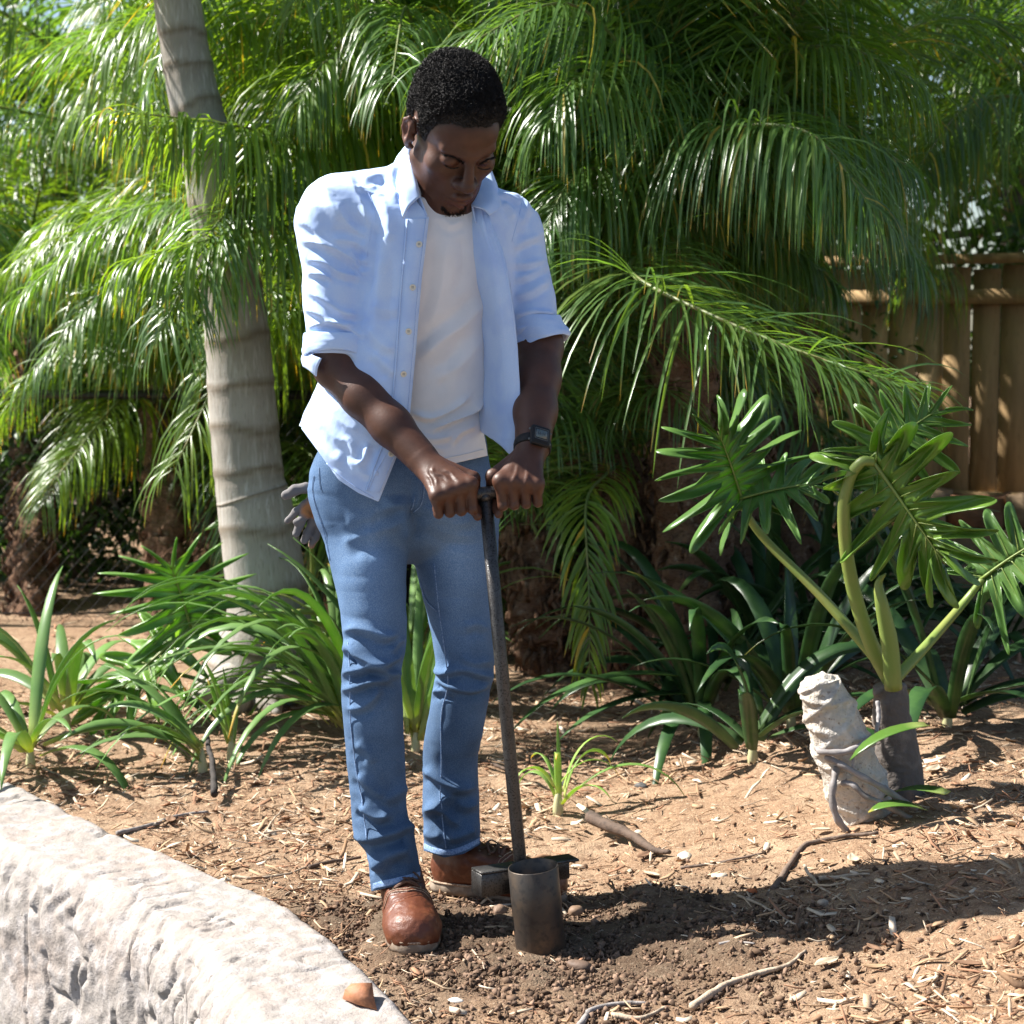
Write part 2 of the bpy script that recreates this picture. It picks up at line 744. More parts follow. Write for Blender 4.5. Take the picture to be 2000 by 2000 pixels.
def gp_(px, py):
    """place on the soil seen through a pixel"""
    d = unp(px, py, 1.0) - _C
    if d[2] > -1e-3:
        d[2] = -1e-3
    s = (0 - CAMZ) / d[2]
    for _ in range(12):
        q = _C + d * s
        s += .8 * (gz(q[0], q[1]) - q[2]) / d[2]
    q = _C + d * s
    q[2] = gz(q[0], q[1])
    return q


W_IN = np.array([(-14.0, 8.6), (-7.0, 7.9), (-3.6, 6.6), (-2.2, 5.75), (-1.45, 5.05), (-.90, 4.33), (-.455, 3.773), (-.193, 3.184), (.02, 2.55), (.14, 1.9)])
WIc = catmull(W_IN, 1000)
_t = nrm(np.gradient(WIc, axis=0))
WOc = WIc + np.stack([_t[:, 1], -_t[:, 0]], -1) * .255
wid = WIc - (WIc - WOc) * .15

# soil sheet: fine near the man, coarse towards the back
gx = np.concatenate([-np.geomspace(1.35, 45, 40)[::-1], np.arange(-1.34, 1.75, .0125), np.geomspace(1.76, 45, 40)])
gy = np.concatenate([np.arange(1.2, 2.9, .06), np.arange(2.9, 5.3, .0125), np.geomspace(5.31, 90, 90)])
GX, GY = np.meshgrid(gx, gy, indexing='ij')
P2 = np.stack([GX.ravel(), GY.ravel()], -1)
GZ = gz(P2[:, 0], P2[:, 1])
dug = np.exp(-((P2[:, 0] - .12) / .42) ** 4 - ((P2[:, 1] - 3.55) / .36) ** 4) + np.exp(-((P2[:, 0] + .30) / .24) ** 2 - ((P2[:, 1] - 3.78) / .20) ** 2)
dug = np.clip(dug + .25 * fbm(np.stack([P2[:, 0] * 6, P2[:, 1] * 6, 0 * P2[:, 0]], -1), 3) * (dug > .05), 0, 1)
n3 = np.stack([P2[:, 0], P2[:, 1], np.zeros(len(P2))], -1)
near = (P2[:, 0] > -1.5) & (P2[:, 0] < 1.9) & (P2[:, 1] < 5.6)
rgh = np.zeros(len(P2))
rgh[near] = .0055 * fbm(n3[near] * 22, 4) + dug[near] * (.0075 * np.abs(fbm(n3[near] * 34, 3)) - .002)
GZ = GZ + rgh
# the soil ends at the wall: it stops under the wall's top
dw, tw, sw = seg_dist(P2[near | (P2[:, 0] < -1.3)], wid[::12])
m = near | (P2[:, 0] < -1.3)
sdist = np.full(len(P2), 5.0)
sdist[m] = dw * sw
V = np.stack([P2[:, 0], P2[:, 1], GZ], -1)
F = grid_faces(len(gx), len(gy))[:, ::-1]
sgn = 1.0 if sdist[np.argmin(np.abs(P2 - [0.1, 3.7]).sum(1))] > 0 else -1.0
# everything beyond the ends of the wall line counts as bed
fcl = np.where(m, sdist * sgn, 5.0)
fcl = np.where((P2[:, 1] > 8.7), 5.0, fcl)
V, T, (dugv,) = clip_mesh(V, F, fcl, [dug])
M_soil = mat("reddish_mulched_soil", (.262, .168, .104), rough=.95, spec=.15,
             noise=[(5, (.330, .228, .148), .42, .62), (38, (.175, .105, .065), .50, .72), (150, (.46, .33, .22), .54, .72), (420, (.12, .07, .04), .56, .72)],
             bump=[(60, .5, .012), (240, .6, .006)], attr="dugtint")
dt = (1 - dugv * .56)[:, None] * np.array([1, 1, 1]) + dugv[:, None] * np.array([-.03, -.01, .01])
ground = part("ground", V, T, M_soil, None, attrs={"dugtint": dt}, kind="structure")
# lower ground in front of the wall
M_low_bounce = mat("dark_low_bounce_ground", (.055, .055, .058), rough=.9, noise=(30, (.085, .082, .08), .4, .6), bump=[(80, .4, .01)])  # invented surface, kept dark to cut light bounced onto the man
part("lower_ground", np.array([[-45, -12, -.62], [12, -12, -.62], [12, 8.5, -.62], [-45, 8.5, -.62]]), np.array([[0, 1, 2, 3]]), M_low_bounce, None, kind="structure")

# retaining wall of carved, pale concrete
nL = 1000
nT, nF = 44, 92
rows = []
zt = .022
for i in range(nL):
    a, b = WIc[i], WOc[i]
    r = [(*a, -.25)]
    for q in np.linspace(0, 1, nT):
        h = zt - .030 * max(0, (q - .86) / .14) ** 2 - .010 * max(0, (.06 - q) / .06)
        r.append((*(a + (b - a) * q), h))
    dn = nrm(b - a)
    for q in np.linspace(0, 1, nF)[1:]:
        e = b + dn * (.022 * math.sin(min(q * 12, 1.57)) + .02 * q)
        r.append((*e, zt - .03 - .62 * q ** 1.1))
    rows.append(r)
G = np.array(rows)
nR = G.shape[1]
WV = G.reshape(-1, 3)
WF = grid_faces(nL, nR)
WN = vnormals(WV, WF)
if WN[20 + nR * 500][2] < 0:
    WF = WF[:, ::-1]
    WN = -WN
su = np.repeat(np.concatenate([[0], np.cumsum(np.linalg.norm(np.diff(WIc, axis=0), axis=1))]), nR)
tv = np.tile(np.concatenate([[0], np.linspace(0, .3, nT), .3 + np.linspace(0, .65, nF)[1:]]), nL)
istop = np.tile(np.concatenate([[1], np.ones(nT), np.zeros(nF - 1)]), nL)
q3 = np.stack([su, tv, np.zeros_like(su)], -1)
wob = .35 * fbm(q3 * 5, 3)[:, None]
# long carved cracks: across on the top, downwards on the face
ct = 1 - np.abs(vnoise(q3 * np.array([22, 6, 1]) + wob * 2.6)) * 2
cf2 = 1 - np.abs(vnoise(q3 * np.array([20, 4.5, 1]) + wob * 2.4 + 9)) * 2
msk_t = np.clip(vnoise(q3 * np.array([9, 6, 1]) + 4) * 2.2 + .1, 0, 1)
msk_f = np.clip(vnoise(q3 * np.array([8, 4, 1]) + 14) * 2.0 + .45, 0, 1)
crk = np.where(istop > .5, np.clip((ct - .78) * 6, 0, 1) * msk_t * .008, np.clip((cf2 - .70) * 5, 0, 1) * msk_f * .011)
relief = .008 * fbm(q3 * 9, 3) + .0040 * fbm(q3 * 45, 3)
relief = np.where(istop > .5, relief * .6, relief * .9)
WV = WV + WN * (relief - crk)[:, None]
M_wall = mat("pale_carved_concrete", (.30, .270, .245), rough=.92, spec=.15, noise=[(3.0, (.32, .26, .225), .45, .7), (26, (.39, .36, .345), .45, .7), (120, (.23, .205, .19), .58, .72)],
             bump=[(130, .5, .006), (420, .4, .003)])
wall = one("retaining_wall", WV, WF, M_wall, "pale carved concrete retaining wall along the edge of the bed", "wall", base=np.array([-.6, 3.7, -.62]))

# ------------------------------------------------------------------ litter
M_chip = mat("wood_chips", (1, 1, 1), rough=.85, spec=.2, attr="tint", bump=[(200, .4, .002)])
CH_COL = np.array([[.48, .35, .23], [.40, .27, .165], [.56, .45, .33], [.28, .17, .10], [.19, .11, .065], [.44, .29, .175], [.34, .185, .11], [.30, .16, .095], [.60, .50, .38]])


def chips(n, xr, yr, lr, keep, name, z_up=.0):
    x = rng.uniform(*xr, n)
    y = yr[0] + (yr[1] - yr[0]) * rng.random(n) ** 1.25
    k = keep(x, y)
    x, y = x[k], y[k]
    n = len(x)
    z = gz(x, y) + .002
    L = rng.uniform(*lr, n) * rng.choice([.45, .9, 1.7], n, p=[.58, .30, .12])
    W = L * np.where(rng.random(n) < .72, rng.uniform(.035, .10, n), rng.uniform(.15, .40, n))
    W = np.where(L > .038, np.minimum(W, L * .13), W)
    T = np.clip(L * .05, .0007, .0022)
    az = rng.uniform(0, 6.283, n)
    # lie on the slope with some tilt
    tl = rng.normal(0, .28, n)
    tr = rng.normal(0, .45, n)
    cu = rng.normal(0, .16, n)
    base = np.array([[-1, -1], [0, -1.15], [1, -.7], [1, .7], [0, 1.1], [-1, .8]])
    V = np.zeros((n, 12, 3))
    for lay in (0, 1):
        u = base[:, 0][None] * L[:, None] / 2
        v = base[:, 1][None] * W[:, None] / 2
        h = (np.where(base[:, 0] == 0, 0, 1)[None] * cu[:, None] * L[:, None] * .5) + (lay * T)[:, None]
        h = h + u * np.sin(tl)[:, None] + v * np.sin(tr)[:, None]
        V[:, lay * 6:lay * 6 + 6, 0] = u * np.cos(az)[:, None] - v * np.sin(az)[:, None]
        V[:, lay * 6:lay * 6 + 6, 1] = u * np.sin(az)[:, None] + v * np.cos(az)[:, None]
        V[:, lay * 6:lay * 6 + 6, 2] = h
    V[:, :, 2] += (L * .30 * np.abs(np.sin(tl)))[:, None] + .001
    V += np.stack([x, y, z + z_up], -1)[:, None]
    f4 = np.array([[6, 7, 10, 11], [7, 8, 9, 10], [0, 5, 4, 1], [1, 4, 3, 2]] + [[i, (i + 1) % 6, (i + 1) % 6 + 6, i + 6] for i in range(6)])
    F = (f4[None] + (np.arange(n) * 12)[:, None, None]).reshape(-1, 4)
    c = CH_COL[rng.integers(len(CH_COL), size=n)] * rng.uniform(.75, 1.25, (n, 1))
    o = part(name, V.reshape(-1, 3), F, M_chip, None, smooth=False, attrs={"tint": np.repeat(c, 12, 0)}, kind="stuff")
    return o


wl = wid[::16]


def in_bed(x, y):
    d, t, s_ = seg_dist(np.stack([x, y], -1), wl)
    return (d * s_ * sgn > -.02) | (y > 8.7)


def soilness(x, y):
    return np.exp(-((x - .12) / .43) ** 4 - ((y - 3.54) / .37) ** 4) + .8 * np.exp(-((x + .33) / .2) ** 2 - ((y - 3.75) / .15) ** 2)


o = chips(54000, (-1.7, 2.1), (2.9, 6.2), (.008, .040), lambda x, y: in_bed(x, y) & (rng.random(len(x)) > .93 * soilness(x, y)) &
          (rng.random(len(x)) < .35 + .65 * (vnoise(np.stack([x * 3, y * 3, 0 * x], -1)) > -.15)), "wood_chip_mulch")
tag(o, "pale shredded wood chip mulch scattered over the reddish bed", "mulch")
o = chips(6000, (-4, 4), (5.8, 10.5), (.02, .06), lambda x, y: in_bed(x, y), "leaf_litter")
tag(o, "brown leaf litter strewn under the palms at the back", "litter")
# crumbs and clods of dug soil
bm = bmesh.new()
bmesh.ops.create_icosphere(bm, subdivisions=1, radius=1)
ICV = np.array([v.co for v in bm.verts])
ICF = np.array([[v.index for v in f.verts] for f in bm.faces])
bm.free()


def clods(n, name, cx, cy, sx, sy, rr, colr):
    x = rng.normal(cx, sx, n)
    y = rng.normal(cy, sy, n)
    k = in_bed(x, y) & (y > 3.0) & ~((np.abs(x + .205) < .07) & (y > 3.54) & (y < 3.84)) & (np.hypot(x - .043, y - 3.575) > .052)
    x, y = x[k], y[k]
    n = len(x)
    r = rr[0] * (rr[1] / rr[0]) ** (rng.random(n) ** 2.4)
    nv = len(ICV)
    d = (ICV[None] * (1 + .55 * rng.normal(size=(n, nv, 1)).clip(-1.2, 1.6)) + .25 * rng.normal(size=(n, nv, 3))) * r[:, None, None] * rng.uniform(.5, 1.2, (n, 1, 3))
    V = d + np.stack([x, y, gz(x, y) + r * .35], -1)[:, None]
    F = (ICF[None] + (np.arange(n) * nv)[:, None, None]).reshape(-1, 3)
    c = np.array(colr)[rng.integers(len(colr), size=n)] * rng.uniform(.7, 1.2, (n, 1))
    return part(name, V.reshape(-1, 3), F, M_chip, None, smooth=False, attrs={"tint": np.repeat(c * rng.uniform(.8, 1.2, (n, 1)), nv, 0)}, kind="stuff")


o = clods(20000, "soil_crumbs", .12, 3.50, .28, .24, (.0010, .0072), [(.13, .082, .052), (.18, .115, .075), (.085, .053, .034), (.22, .145, .10)])
tag(o, "loose brown crumbs of freshly dug soil around the cutting tube", "soil")
o = clods(4200, "soil_clods", -.28, 3.74, .13, .13, (.0010, .0060), [(.15, .09, .055), (.20, .125, .08), (.10, .06, .04)])
tag(o, "dark soil crumbs spilled between the wall and the brown shoes", "soil")


def stone(px, py, r, col, label, name="pebble", cat="stone", sq=(1, .8, .55), sub=2, seed=0, z=None, zoff=.3):
    c = gp_(px, py) if z is None else gnd(px, py, z)
    bm = bmesh.new()
    bmesh.ops.create_icosphere(bm, subdivisions=sub + 1, radius=1)
    v = np.array([q.co for q in bm.verts])
    f = np.array([[q.index for q in p.verts] for p in bm.faces])
    bm.free()
    v = v * (1 + (.16 if name != 'rock' else .62) * fbm(v * 1.3 + seed, 2) + .03 * fbm(v * 6 + seed, 2))[:, None] * np.array(sq) * r
    v = v @ rotz(seed * 1.7).T + c + np.array([0, 0, r * sq[2] * zoff])
    m_ = mat(name + "_surface", col, rough=.7, noise=[(30, tuple(np.clip(np.array(col) * .6, 0, 1)), .45, .65), (90, tuple(np.clip(np.array(col) * 1.3, 0, 1)), .5, .75)], bump=[(120, .3, .004)])
    return one(name, v, f, m_, label, cat, smooth=name != 'rock')


stone(1338, 1676, .024, (.55, .47, .36), "flat cream pebble lying in the shadow on the mulch", sq=(1, .7, .42), seed=1)
stone(1467, 1744, .013, (.50, .13, .035), "small orange pebble at the edge of the shadow", seed=2)
stone(708, 1964, .040, (.34, .14, .065), "orange brown stone sitting on the pale retaining wall", name="rock", sq=(1.05, .75, .62), sub=0, seed=5, z=.02, zoff=.75)
stone(1095, 1536, .020, (.10, .095, .09), "dark grey pebble behind the small yellowing clump", seed=4)
stone(1253, 1538, .019, (.07, .068, .066), "blackish pebble under the tip of the long arching leaf", seed=5)
stone(439, 1722, .013, (.55, .48, .38), "pale round pebble beside the pale wall", seed=6)
stone(1125, 1786, .016, (.21, .13, .08), "round soil lump in the dug soil beside the cutting tube", name="soil_lump", cat="soil", sq=(1, 1, .9), seed=7)
stone(976, 1784, .016, (.20, .125, .08), "round soil lump between the shoe and the tube", name="soil_lump", cat="soil", sq=(1, .9, .9), seed=8)
stone(1132, 1892, .022, (.12, .075, .05), "dark soil lump in front of the cutting tube", name="soil_lump", cat="soil", sq=(1.2, .8, .6), seed=9)
stone(1608, 1766, .014, (.42, .33, .25), "beige pebble among the sunlit chips", seed=10)
stone(890, 1957, .012, (.62, .58, .52), "broken white stone chip lying by the wall's edge in the soil", sq=(1.2, .7, .5), seed=11)
stone(1247, 1628, .012, (.50, .42, .33), "small tan pebble beside the dark fallen branch", seed=12)


def stick(pts, r0, r1, col, label, name="stick", cat="stick", lift=.006, wob=.003, seg=7):
    """pts: pixels on the ground, optional third value = height above the soil"""
    P = np.array([gp_(p[0], p[1]) + np.array([0, 0, lift + (p[2] if len(p) > 2 else 0)]) for p in pts])
    C_ = catmull(P, max(10, 6 * len(P)))
    C_ = C_ + wob * np.stack([fbm(C_ * 40, 2), fbm(C_ * 40 + 7, 2), .5 * fbm(C_ * 40 + 13, 2)], -1)
    R_ = np.linspace(r0, r1, len(C_)) * (1 + .15 * fbm(C_ * 60 + 3, 2))
    V, F = tube(C_, R_, seg)
    m_ = mat(name + "_bark", col, rough=.85, noise=[(60, tuple(np.array(col) * .55), .45, .65)], bump=[(200, .5, .003)])
    return one(name, V, F, m_, label, cat)


PALE, GREY, DARK = (.46, .36, .26), (.30, .27, .25), (.10, .065, .045)
stick([(1152, 1628, .03), (1190, 1640, .02), (1240, 1655, .012), (1280, 1672), (1310, 1676)], .017, .005, DARK, "thick dark fallen branch with a broken end beside the foot bar", "fallen_branch", "branch", lift=.012)
stick([(1352, 1972), (1420, 1930), (1490, 1905), (1545, 1888), (1572, 1862)], .0075, .003, PALE, "long pale stick across the sunlit chips")
stick([(1130, 2010), (1160, 1978), (1215, 1968), (1262, 1966)], .006, .003, GREY, "curved grey root tip poking out of the dug soil")
stick([(1195, 1990), (1250, 1993), (1300, 1975)], .006, .003, PALE, "pale bark strip beside the curved grey root tip", "bark_strip", "bark")
stick([(1510, 1742), (1545, 1690), (1575, 1655), (1640, 1640), (1715, 1632)], .007, .004, (.16, .11, .08), "crooked brown root running through the shadow", "root", "root")
stick([(1570, 1707, .012), (1600, 1735), (1650, 1768)], .004, .0015, PALE, "pale splinter leaning out of the shadow's edge", "splinter")
stick([(1440, 1755), (1490, 1775), (1555, 1812)], .0035, .0018, PALE, "thin straw coloured stalk beside the orange pebble", "stalk")
stick([(1600, 1722), (1660, 1715), (1700, 1712)], .005, .002, PALE, "flat pale stick on the mulch between the crooked root and the stump")
stick([(230, 1632), (300, 1615), (350, 1597), (405, 1590)], .006, .003, GREY, "grey twig lying on the mulch behind the wall", "twig")
stick([(605, 1698), (650, 1688), (705, 1680)], .0055, .003, DARK, "dark twig lying behind the front shoe", "twig")
stick([(455, 1718), (500, 1719), (560, 1712), (600, 1698)], .004, .002, PALE, "straw coloured twig lying along the wall's inner edge", "twig")
stick([(510, 1640), (535, 1605), (552, 1580)], .003, .0015, PALE, "thin straw stalk leaning on the mulch between wall and strap leaved clump", "stalk")
stick([(515, 1632), (560, 1628), (605, 1636)], .0035, .002, PALE, "curved pale twig on the mulch between the wall and the jeans", "twig")
stick([(420, 1572, .02), (415, 1540, .06), (405, 1510, .09)], .010, .006, (.035, .028, .024), "charred dark stick standing in the mulch", "charred_stick")
stick([(940, 1490), (985, 1505), (1010, 1520)], .006, .003, DARK, "dark twig on the soil behind the auger shaft", "twig")
stick([(1405, 1850), (1440, 1845), (1475, 1850)], .0035, .002, GREY, "thin grey twig on the dug soil's edge", "twig")
stick([(1330, 1700), (1400, 1690), (1490, 1672)], .004, .002, (.17, .12, .09), "slender brown twig beside the cream pebble", "twig")
stick([(925, 1860), (940, 1885), (945, 1900)], .002, .001, PALE, "tiny straw between the front shoe and the tube", "straw")
# dead leaves
M_dead = [mat("dead_leaf_%s" % k, c_, rough=.8, noise=(40, tuple(np.array(c_) * .6), .45, .65), trans=(.2, (1, .8, .5))) for k, c_ in (("tan", (.42, .28, .16)), ("brown", (.25, .14, .08)), ("pale", (.58, .48, .34)))]


def dead_leaf(px, py, L, az, k, label):
    c = gp_(px, py)
    n = 9
    t = np.linspace(0, 1, n)
    w = np.sin(np.pi * np.clip(t, .02, .98)) ** .8 * L * .20
    cu = rng.uniform(.1, .4) * L
    V = []
    for i in range(n):
        for s_ in (-1, -.5, 0, .5, 1):
            V.append((t[i] * L - L / 2, s_ * w[i], cu * (2 * t[i] - 1) ** 2 * .5 + abs(s_) * w[i] * .5 + .004))
    V = np.array(V) @ rotz(az).T + c
    o = one("dead_leaf", V, grid_faces(n, 5), M_dead[k], label, "leaf", group="dead leaves on the mulch")
    o.modifiers.new("thick", 'SOLIDIFY').thickness = .0008


dl_txt = ["curled tan dead leaf lying on the mulch", "curled brown dead leaf lying on the mulch", "curled pale dead leaf lying on the mulch"]
for i in range(46):
    px, py = rng.uniform(300, 1960), rng.uniform(1480, 1980)
    q = gp_(px, py)
    if soilness(q[0], q[1]) > .35 or not in_bed(q[:1], q[1:2])[0] or (640 < px < 1130 and py > 1600):
        continue
    k = int(rng.integers(3))
    dead_leaf(px, py, rng.uniform(.035, .075), rng.uniform(0, 6.3), k, dl_txt[k])
# ================================================================== leaves
M_frond = mat("palm_leaflet", (.088, .168, .028), rough=.32, spec=.55, attr="tint", noise=(6, (.110, .190, .036), .45, .7), trans=(.44, (2.9, 2.6, .6)))
M_frond_d = mat("palm_leaflet_bluish", (.074, .148, .044), rough=.30, spec=.6, attr="tint", noise=(6, (.105, .185, .048), .45, .7), trans=(.38, (2.6, 2.6, .7)))
M_rach = mat("palm_leaf_rib", (.12, .17, .045), rough=.5, noise=(20, (.17, .15, .05), .45, .7))
M_strap = mat("strap_leaf", (.135, .245, .075), rough=.32, spec=.5, attr="tint", noise=(14, (.17, .28, .09), .45, .7), trans=(.33, (2.2, 2.1, .7)), bump=[(60, .1, .002)])
M_strap_dk = mat("dark_shaded_strap_leaf", (.026, .070, .022), rough=.36, spec=.5, attr="tint", noise=(14, (.05, .115, .03), .45, .7), trans=(.28, (2.3, 2.2, .7)))  # dark leaf green, lowered further to paint in the palms' shade
M_philo = mat("lobed_leaf", (.095, .195, .048), rough=.32, spec=.5, attr="tint", noise=(10, (.13, .24, .055), .45, .7), trans=(.33, (2.2, 2.2, .6)), bump=[(40, .15, .004)])
M_stalk = mat("green_stalk", (.17, .24, .05), rough=.45, spec=.5, noise=(9, (.23, .25, .06), .45, .7), bump=[(30, .1, .003)])


def ribbons(P, D, S, L, W, droop, seg=6, fold=.35, tip=None, base_w=.35):
    """many folded leaflets at once. P origin, D direction, S side vector (across), per-leaf L length, W width, droop"""
    n = len(P)
    t = np.linspace(0, 1, seg + 1)
    L = L[:, None]
    g = np.array([0, 0, -1.0])
    # direction turns towards the ground along the leaflet
    pts = np.zeros((n, seg + 1, 3))
    pts[:, 0] = P
    d = D.copy()
    for i in range(seg):
        d = nrm(d + g[None] * (droop * (.35 + 1.1 * t[i]) / seg * 2)[:, None])
        pts[:, i + 1] = pts[:, i] + d * (L / seg)
    tg = nrm(np.gradient(pts, axis=1))
    sd = nrm(S[:, None] - tg * (S[:, None] * tg).sum(-1, keepdims=True))
    up = np.cross(sd, tg)
    prof = np.interp(t, [0, .12, .45, .8, 1], [base_w, .85, 1, .62, .04])
    w = W[:, None] * prof[None] * .5
    A = pts - sd * w[..., None] + up * (w * fold)[..., None]
    Bm = pts
    C_ = pts + sd * w[..., None] + up * (w * fold)[..., None]
    V = np.stack([A, Bm, C_], 2).reshape(-1, 3)
    f = grid_faces(seg + 1, 3)
    F = (f[None] + (np.arange(n) * (seg + 1) * 3)[:, None, None]).reshape(-1, 4)
    tt = np.tile(np.repeat(t, 3), n)
    return V, F, tt


def frond_mesh(C_, nl=46, ll=.42, lw=.022, droop=1.0, lift=.35, fwd=.75, seed=0, bare=.12, dead=.012, seg=6, up=None):
    """feather leaf along the curve C_; returns rib (V, F) and leaflets (V, F, tint)"""
    r_ = np.random.default_rng(seed)
    C_ = catmull(C_, 60)
    t = nrm(np.gradient(C_, axis=0))
    upv = np.array([0, 0, 1.0]) if up is None else np.asarray(up, float)
    side = np.cross(t, upv)
    bad = np.linalg.norm(side, axis=1) < .25
    if bad.any():
        side[bad] += np.cross(t[bad], np.array([0, -1.0, .2]))
    side = nrm(side)
    nrmv = np.cross(side, t)
    P, D, S, L, W, DR = [], [], [], [], [], []
    for s_ in (-1, 1):
        u = np.clip(np.linspace(bare, .995, nl) + r_.normal(0, .5 / nl, nl), 0, .999)
        keep = r_.random(nl) > .05
        u[~keep] = u[r_.integers(nl)]
        i = (u * 59).astype(int)
        f = (u * 59 - i)[:, None]
        p = C_[i] * (1 - f) + C_[np.minimum(i + 1, 59)] * f
        fw = fwd * (.55 + .9 * u)[:, None]
        d = nrm(side[i] * s_ + t[i] * fw + nrmv[i] * (lift + r_.normal(0, .26, nl))[:, None] + r_.normal(0, .17, (nl, 3)))
        P.append(p)
        D.append(d)
        S.append(nrm(np.cross(d, nrmv[i] + r_.normal(0, .25, (nl, 3)))))
        prof = np.interp(u, [bare, .25, .5, .8, 1], [.55, .95, 1, .72, .42])
        L.append(ll * prof * r_.uniform(.85, 1.1, nl))
        W.append(lw * np.interp(u, [bare, .3, 1], [.75, 1, .7]) * r_.uniform(.8, 1.15, nl))
        DR.append(droop * r_.uniform(.65, 1.35, nl))
    P, D, S = map(np.vstack, (P, D, S))
    L, W, DR = map(np.concatenate, (L, W, DR))
    V, F, tt = ribbons(P, D, S, L, W, DR, seg)
    k = (seg + 1) * 3
    br = np.repeat(r_.uniform(.75, 1.3, len(P)), k)
    dd = np.repeat(r_.random(len(P)) < dead, k)
    tipb = np.clip((tt - .86) / .12, 0, 1) * np.repeat(r_.random(len(P)) < .25, k)
    tint = br[:, None] * np.array([1, 1, 1])
    yel = np.repeat(np.clip(r_.normal(-.05, .16, len(P)), 0, .4), k)
    tint = tint + yel[:, None] * np.array([1.2, .45, -.1])
    tint = tint * (1 - tipb[:, None]) + tipb[:, None] * np.array([5.5, 1.7, 1.0])
    tint[dd] = np.array([4.5, 1.9, 1.6]) * br[dd][:, None]
    rib = tube(C_[::2], np.linspace(.0095, .0020, 30) * (ll / .42) ** .5, 6)
    return rib, (V, F, tint)


def add_frond(parent, ctrl, m=None, **kw):
    rib, (V, F, tint) = frond_mesh(np.array(ctrl), **kw)
    fr = part("frond", *rib, M_rach, parent)
    part("leaflets", V, F, m or M_frond, fr, attrs={"tint": tint}, kind="stuff")
    return fr


# shared fronds for the mass of foliage: local curve from the origin along +x, arching
VAR = []
for k in range(8):
    a = .25 + .11 * k
    Lf = 1.55
    cur = [(0, 0, 0), (.35 * Lf * math.cos(a), .03 * (-1) ** k, .35 * Lf * math.sin(a)), (.72 * Lf * math.cos(a * .8), .06 * (-1) ** k, .5 * Lf * math.sin(a) - .02),
           (1.02 * Lf * math.cos(a * .6), .12 * (-1) ** k, .35 * Lf * math.sin(a) - .28)]
    rib, (V, F, tint) = frond_mesh(np.array(cur), nl=124, ll=.50, lw=.0098, droop=1.3 + .15 * k, lift=.25, seed=40 + k, seg=5)
    VAR.append((mk_mesh("frond", *rib), mk_mesh("leaflets", V, F, attrs={"tint": tint})))
    VAR[-1][0].materials.append(M_rach)
    VAR[-1][1].materials.append(M_frond if k % 2 else M_frond_d)


def copy_frond(parent, loc, az, pit, sc, k):
    """a frond sharing its mesh with the others of its kind"""
    o = bpy.data.objects.new("frond", VAR[k][0])
    l = bpy.data.objects.new("leaflets", VAR[k][1])
    COL.objects.link(o)
    COL.objects.link(l)
    o.parent = parent
    l.parent = o
    l["kind"] = "stuff"
    o.location = np.asarray(loc, float) - ORI[parent.name]
    o.rotation_euler = (rng.normal(0, .15), -pit, az)
    o.scale = (sc, sc, sc)
    ORI[o.name] = ORI[l.name] = ORI[parent.name]


def ringed_trunk(name, C_, R_, m, parent, rings, seg=40, n=160, ring_h=.0032, fib=.002):
    C2 = catmull(C_, n)
    R2 = np.interp(np.linspace(0, 1, n), np.linspace(0, 1, len(R_)), R_)
    V, F = tube(C2, R2, seg)
    Nn = vnormals(V, F[0])
    body_ = V[:n * seg]
    z = np.repeat(np.linspace(0, 1, n), seg)
    dsp = np.zeros(n * seg)
    a = np.tile(np.linspace(0, 2 * np.pi, seg, endpoint=False), n)
    for rz_ in rings:
        zz = z - rz_ - .004 * np.sin(a * 1 + rz_ * 40) - .002 * np.sin(a * 3 + rz_ * 90)
        dsp += ring_h * (np.exp(-(zz / .0040) ** 2) - .5 * np.exp(-((zz + .008) / .005) ** 2))
    dsp += fib * fbm(np.stack([np.cos(a) * 6, np.sin(a) * 6, z * 6], -1), 3)
    V[:n * seg] += Nn[:n * seg] * dsp[:, None]
    sc_ = np.zeros(len(V))
    for rz_ in rings:
        zz = z - rz_ - .004 * np.sin(a * 1 + rz_ * 40) - .002 * np.sin(a * 3 + rz_ * 90)
        sc_[:n * seg] += np.exp(-(zz / .0035) ** 2) + .35 * np.exp(-((zz + .010) / .010) ** 2)
    tn = 1 - np.clip(sc_, 0, 1)[:, None] * np.array([.45, .52, .6])
    return part(name, V, F, m, parent, attrs={"tint": tn})


# ------------------------------------------------------------------ tall grey palm on the left
M_trunk = mat("grey_ringed_palm_trunk", (.36, .335, .30), rough=.8, spec=.25, attr="tint",
              noise=[(3, (.27, .245, .21), .42, .65), (9, (.44, .42, .39), .5, .72, 5, (8, 8, 1)), (40, (.22, .195, .165), .55, .75, 5, (5, 5, .6))], bump=[(60, .35, .005, 'n', None, (5, 5, .5)), (150, .3, .003)])
KY = 6.1
kb = gp_(500, 1362)
KY = kb[1]
kp = thing("palm_tree", "tall leaning palm with smooth grey ringed trunk beside the chain link fence", "palm tree", loc=kb)
tr_px = [(492, 1385), (496, 1340), (516, 1255), (524, 1185), (500, 1000), (487, 934), (472, 777), (459, 621), (418, 360), (378, 186), (352, 40), (318, -200), (280, -520), (250, -900)]
tr_c = [unp(x, y, KY + .0) for x, y in tr_px]
px2m = lambda w, Y=KY: w / 1000 * TANH * Y
ringed_trunk("trunk", tr_c, [px2m(w) for w in (128, 112, 90, 82, 74, 68, 66, 62, 54, 48, 45, 43, 40, 36)], M_trunk, kp,
             [.10, .145, .195, .245, .295, .345, .392, .435, .478, .52, .56, .60, .64, .68, .72, .76, .80, .84], n=220)
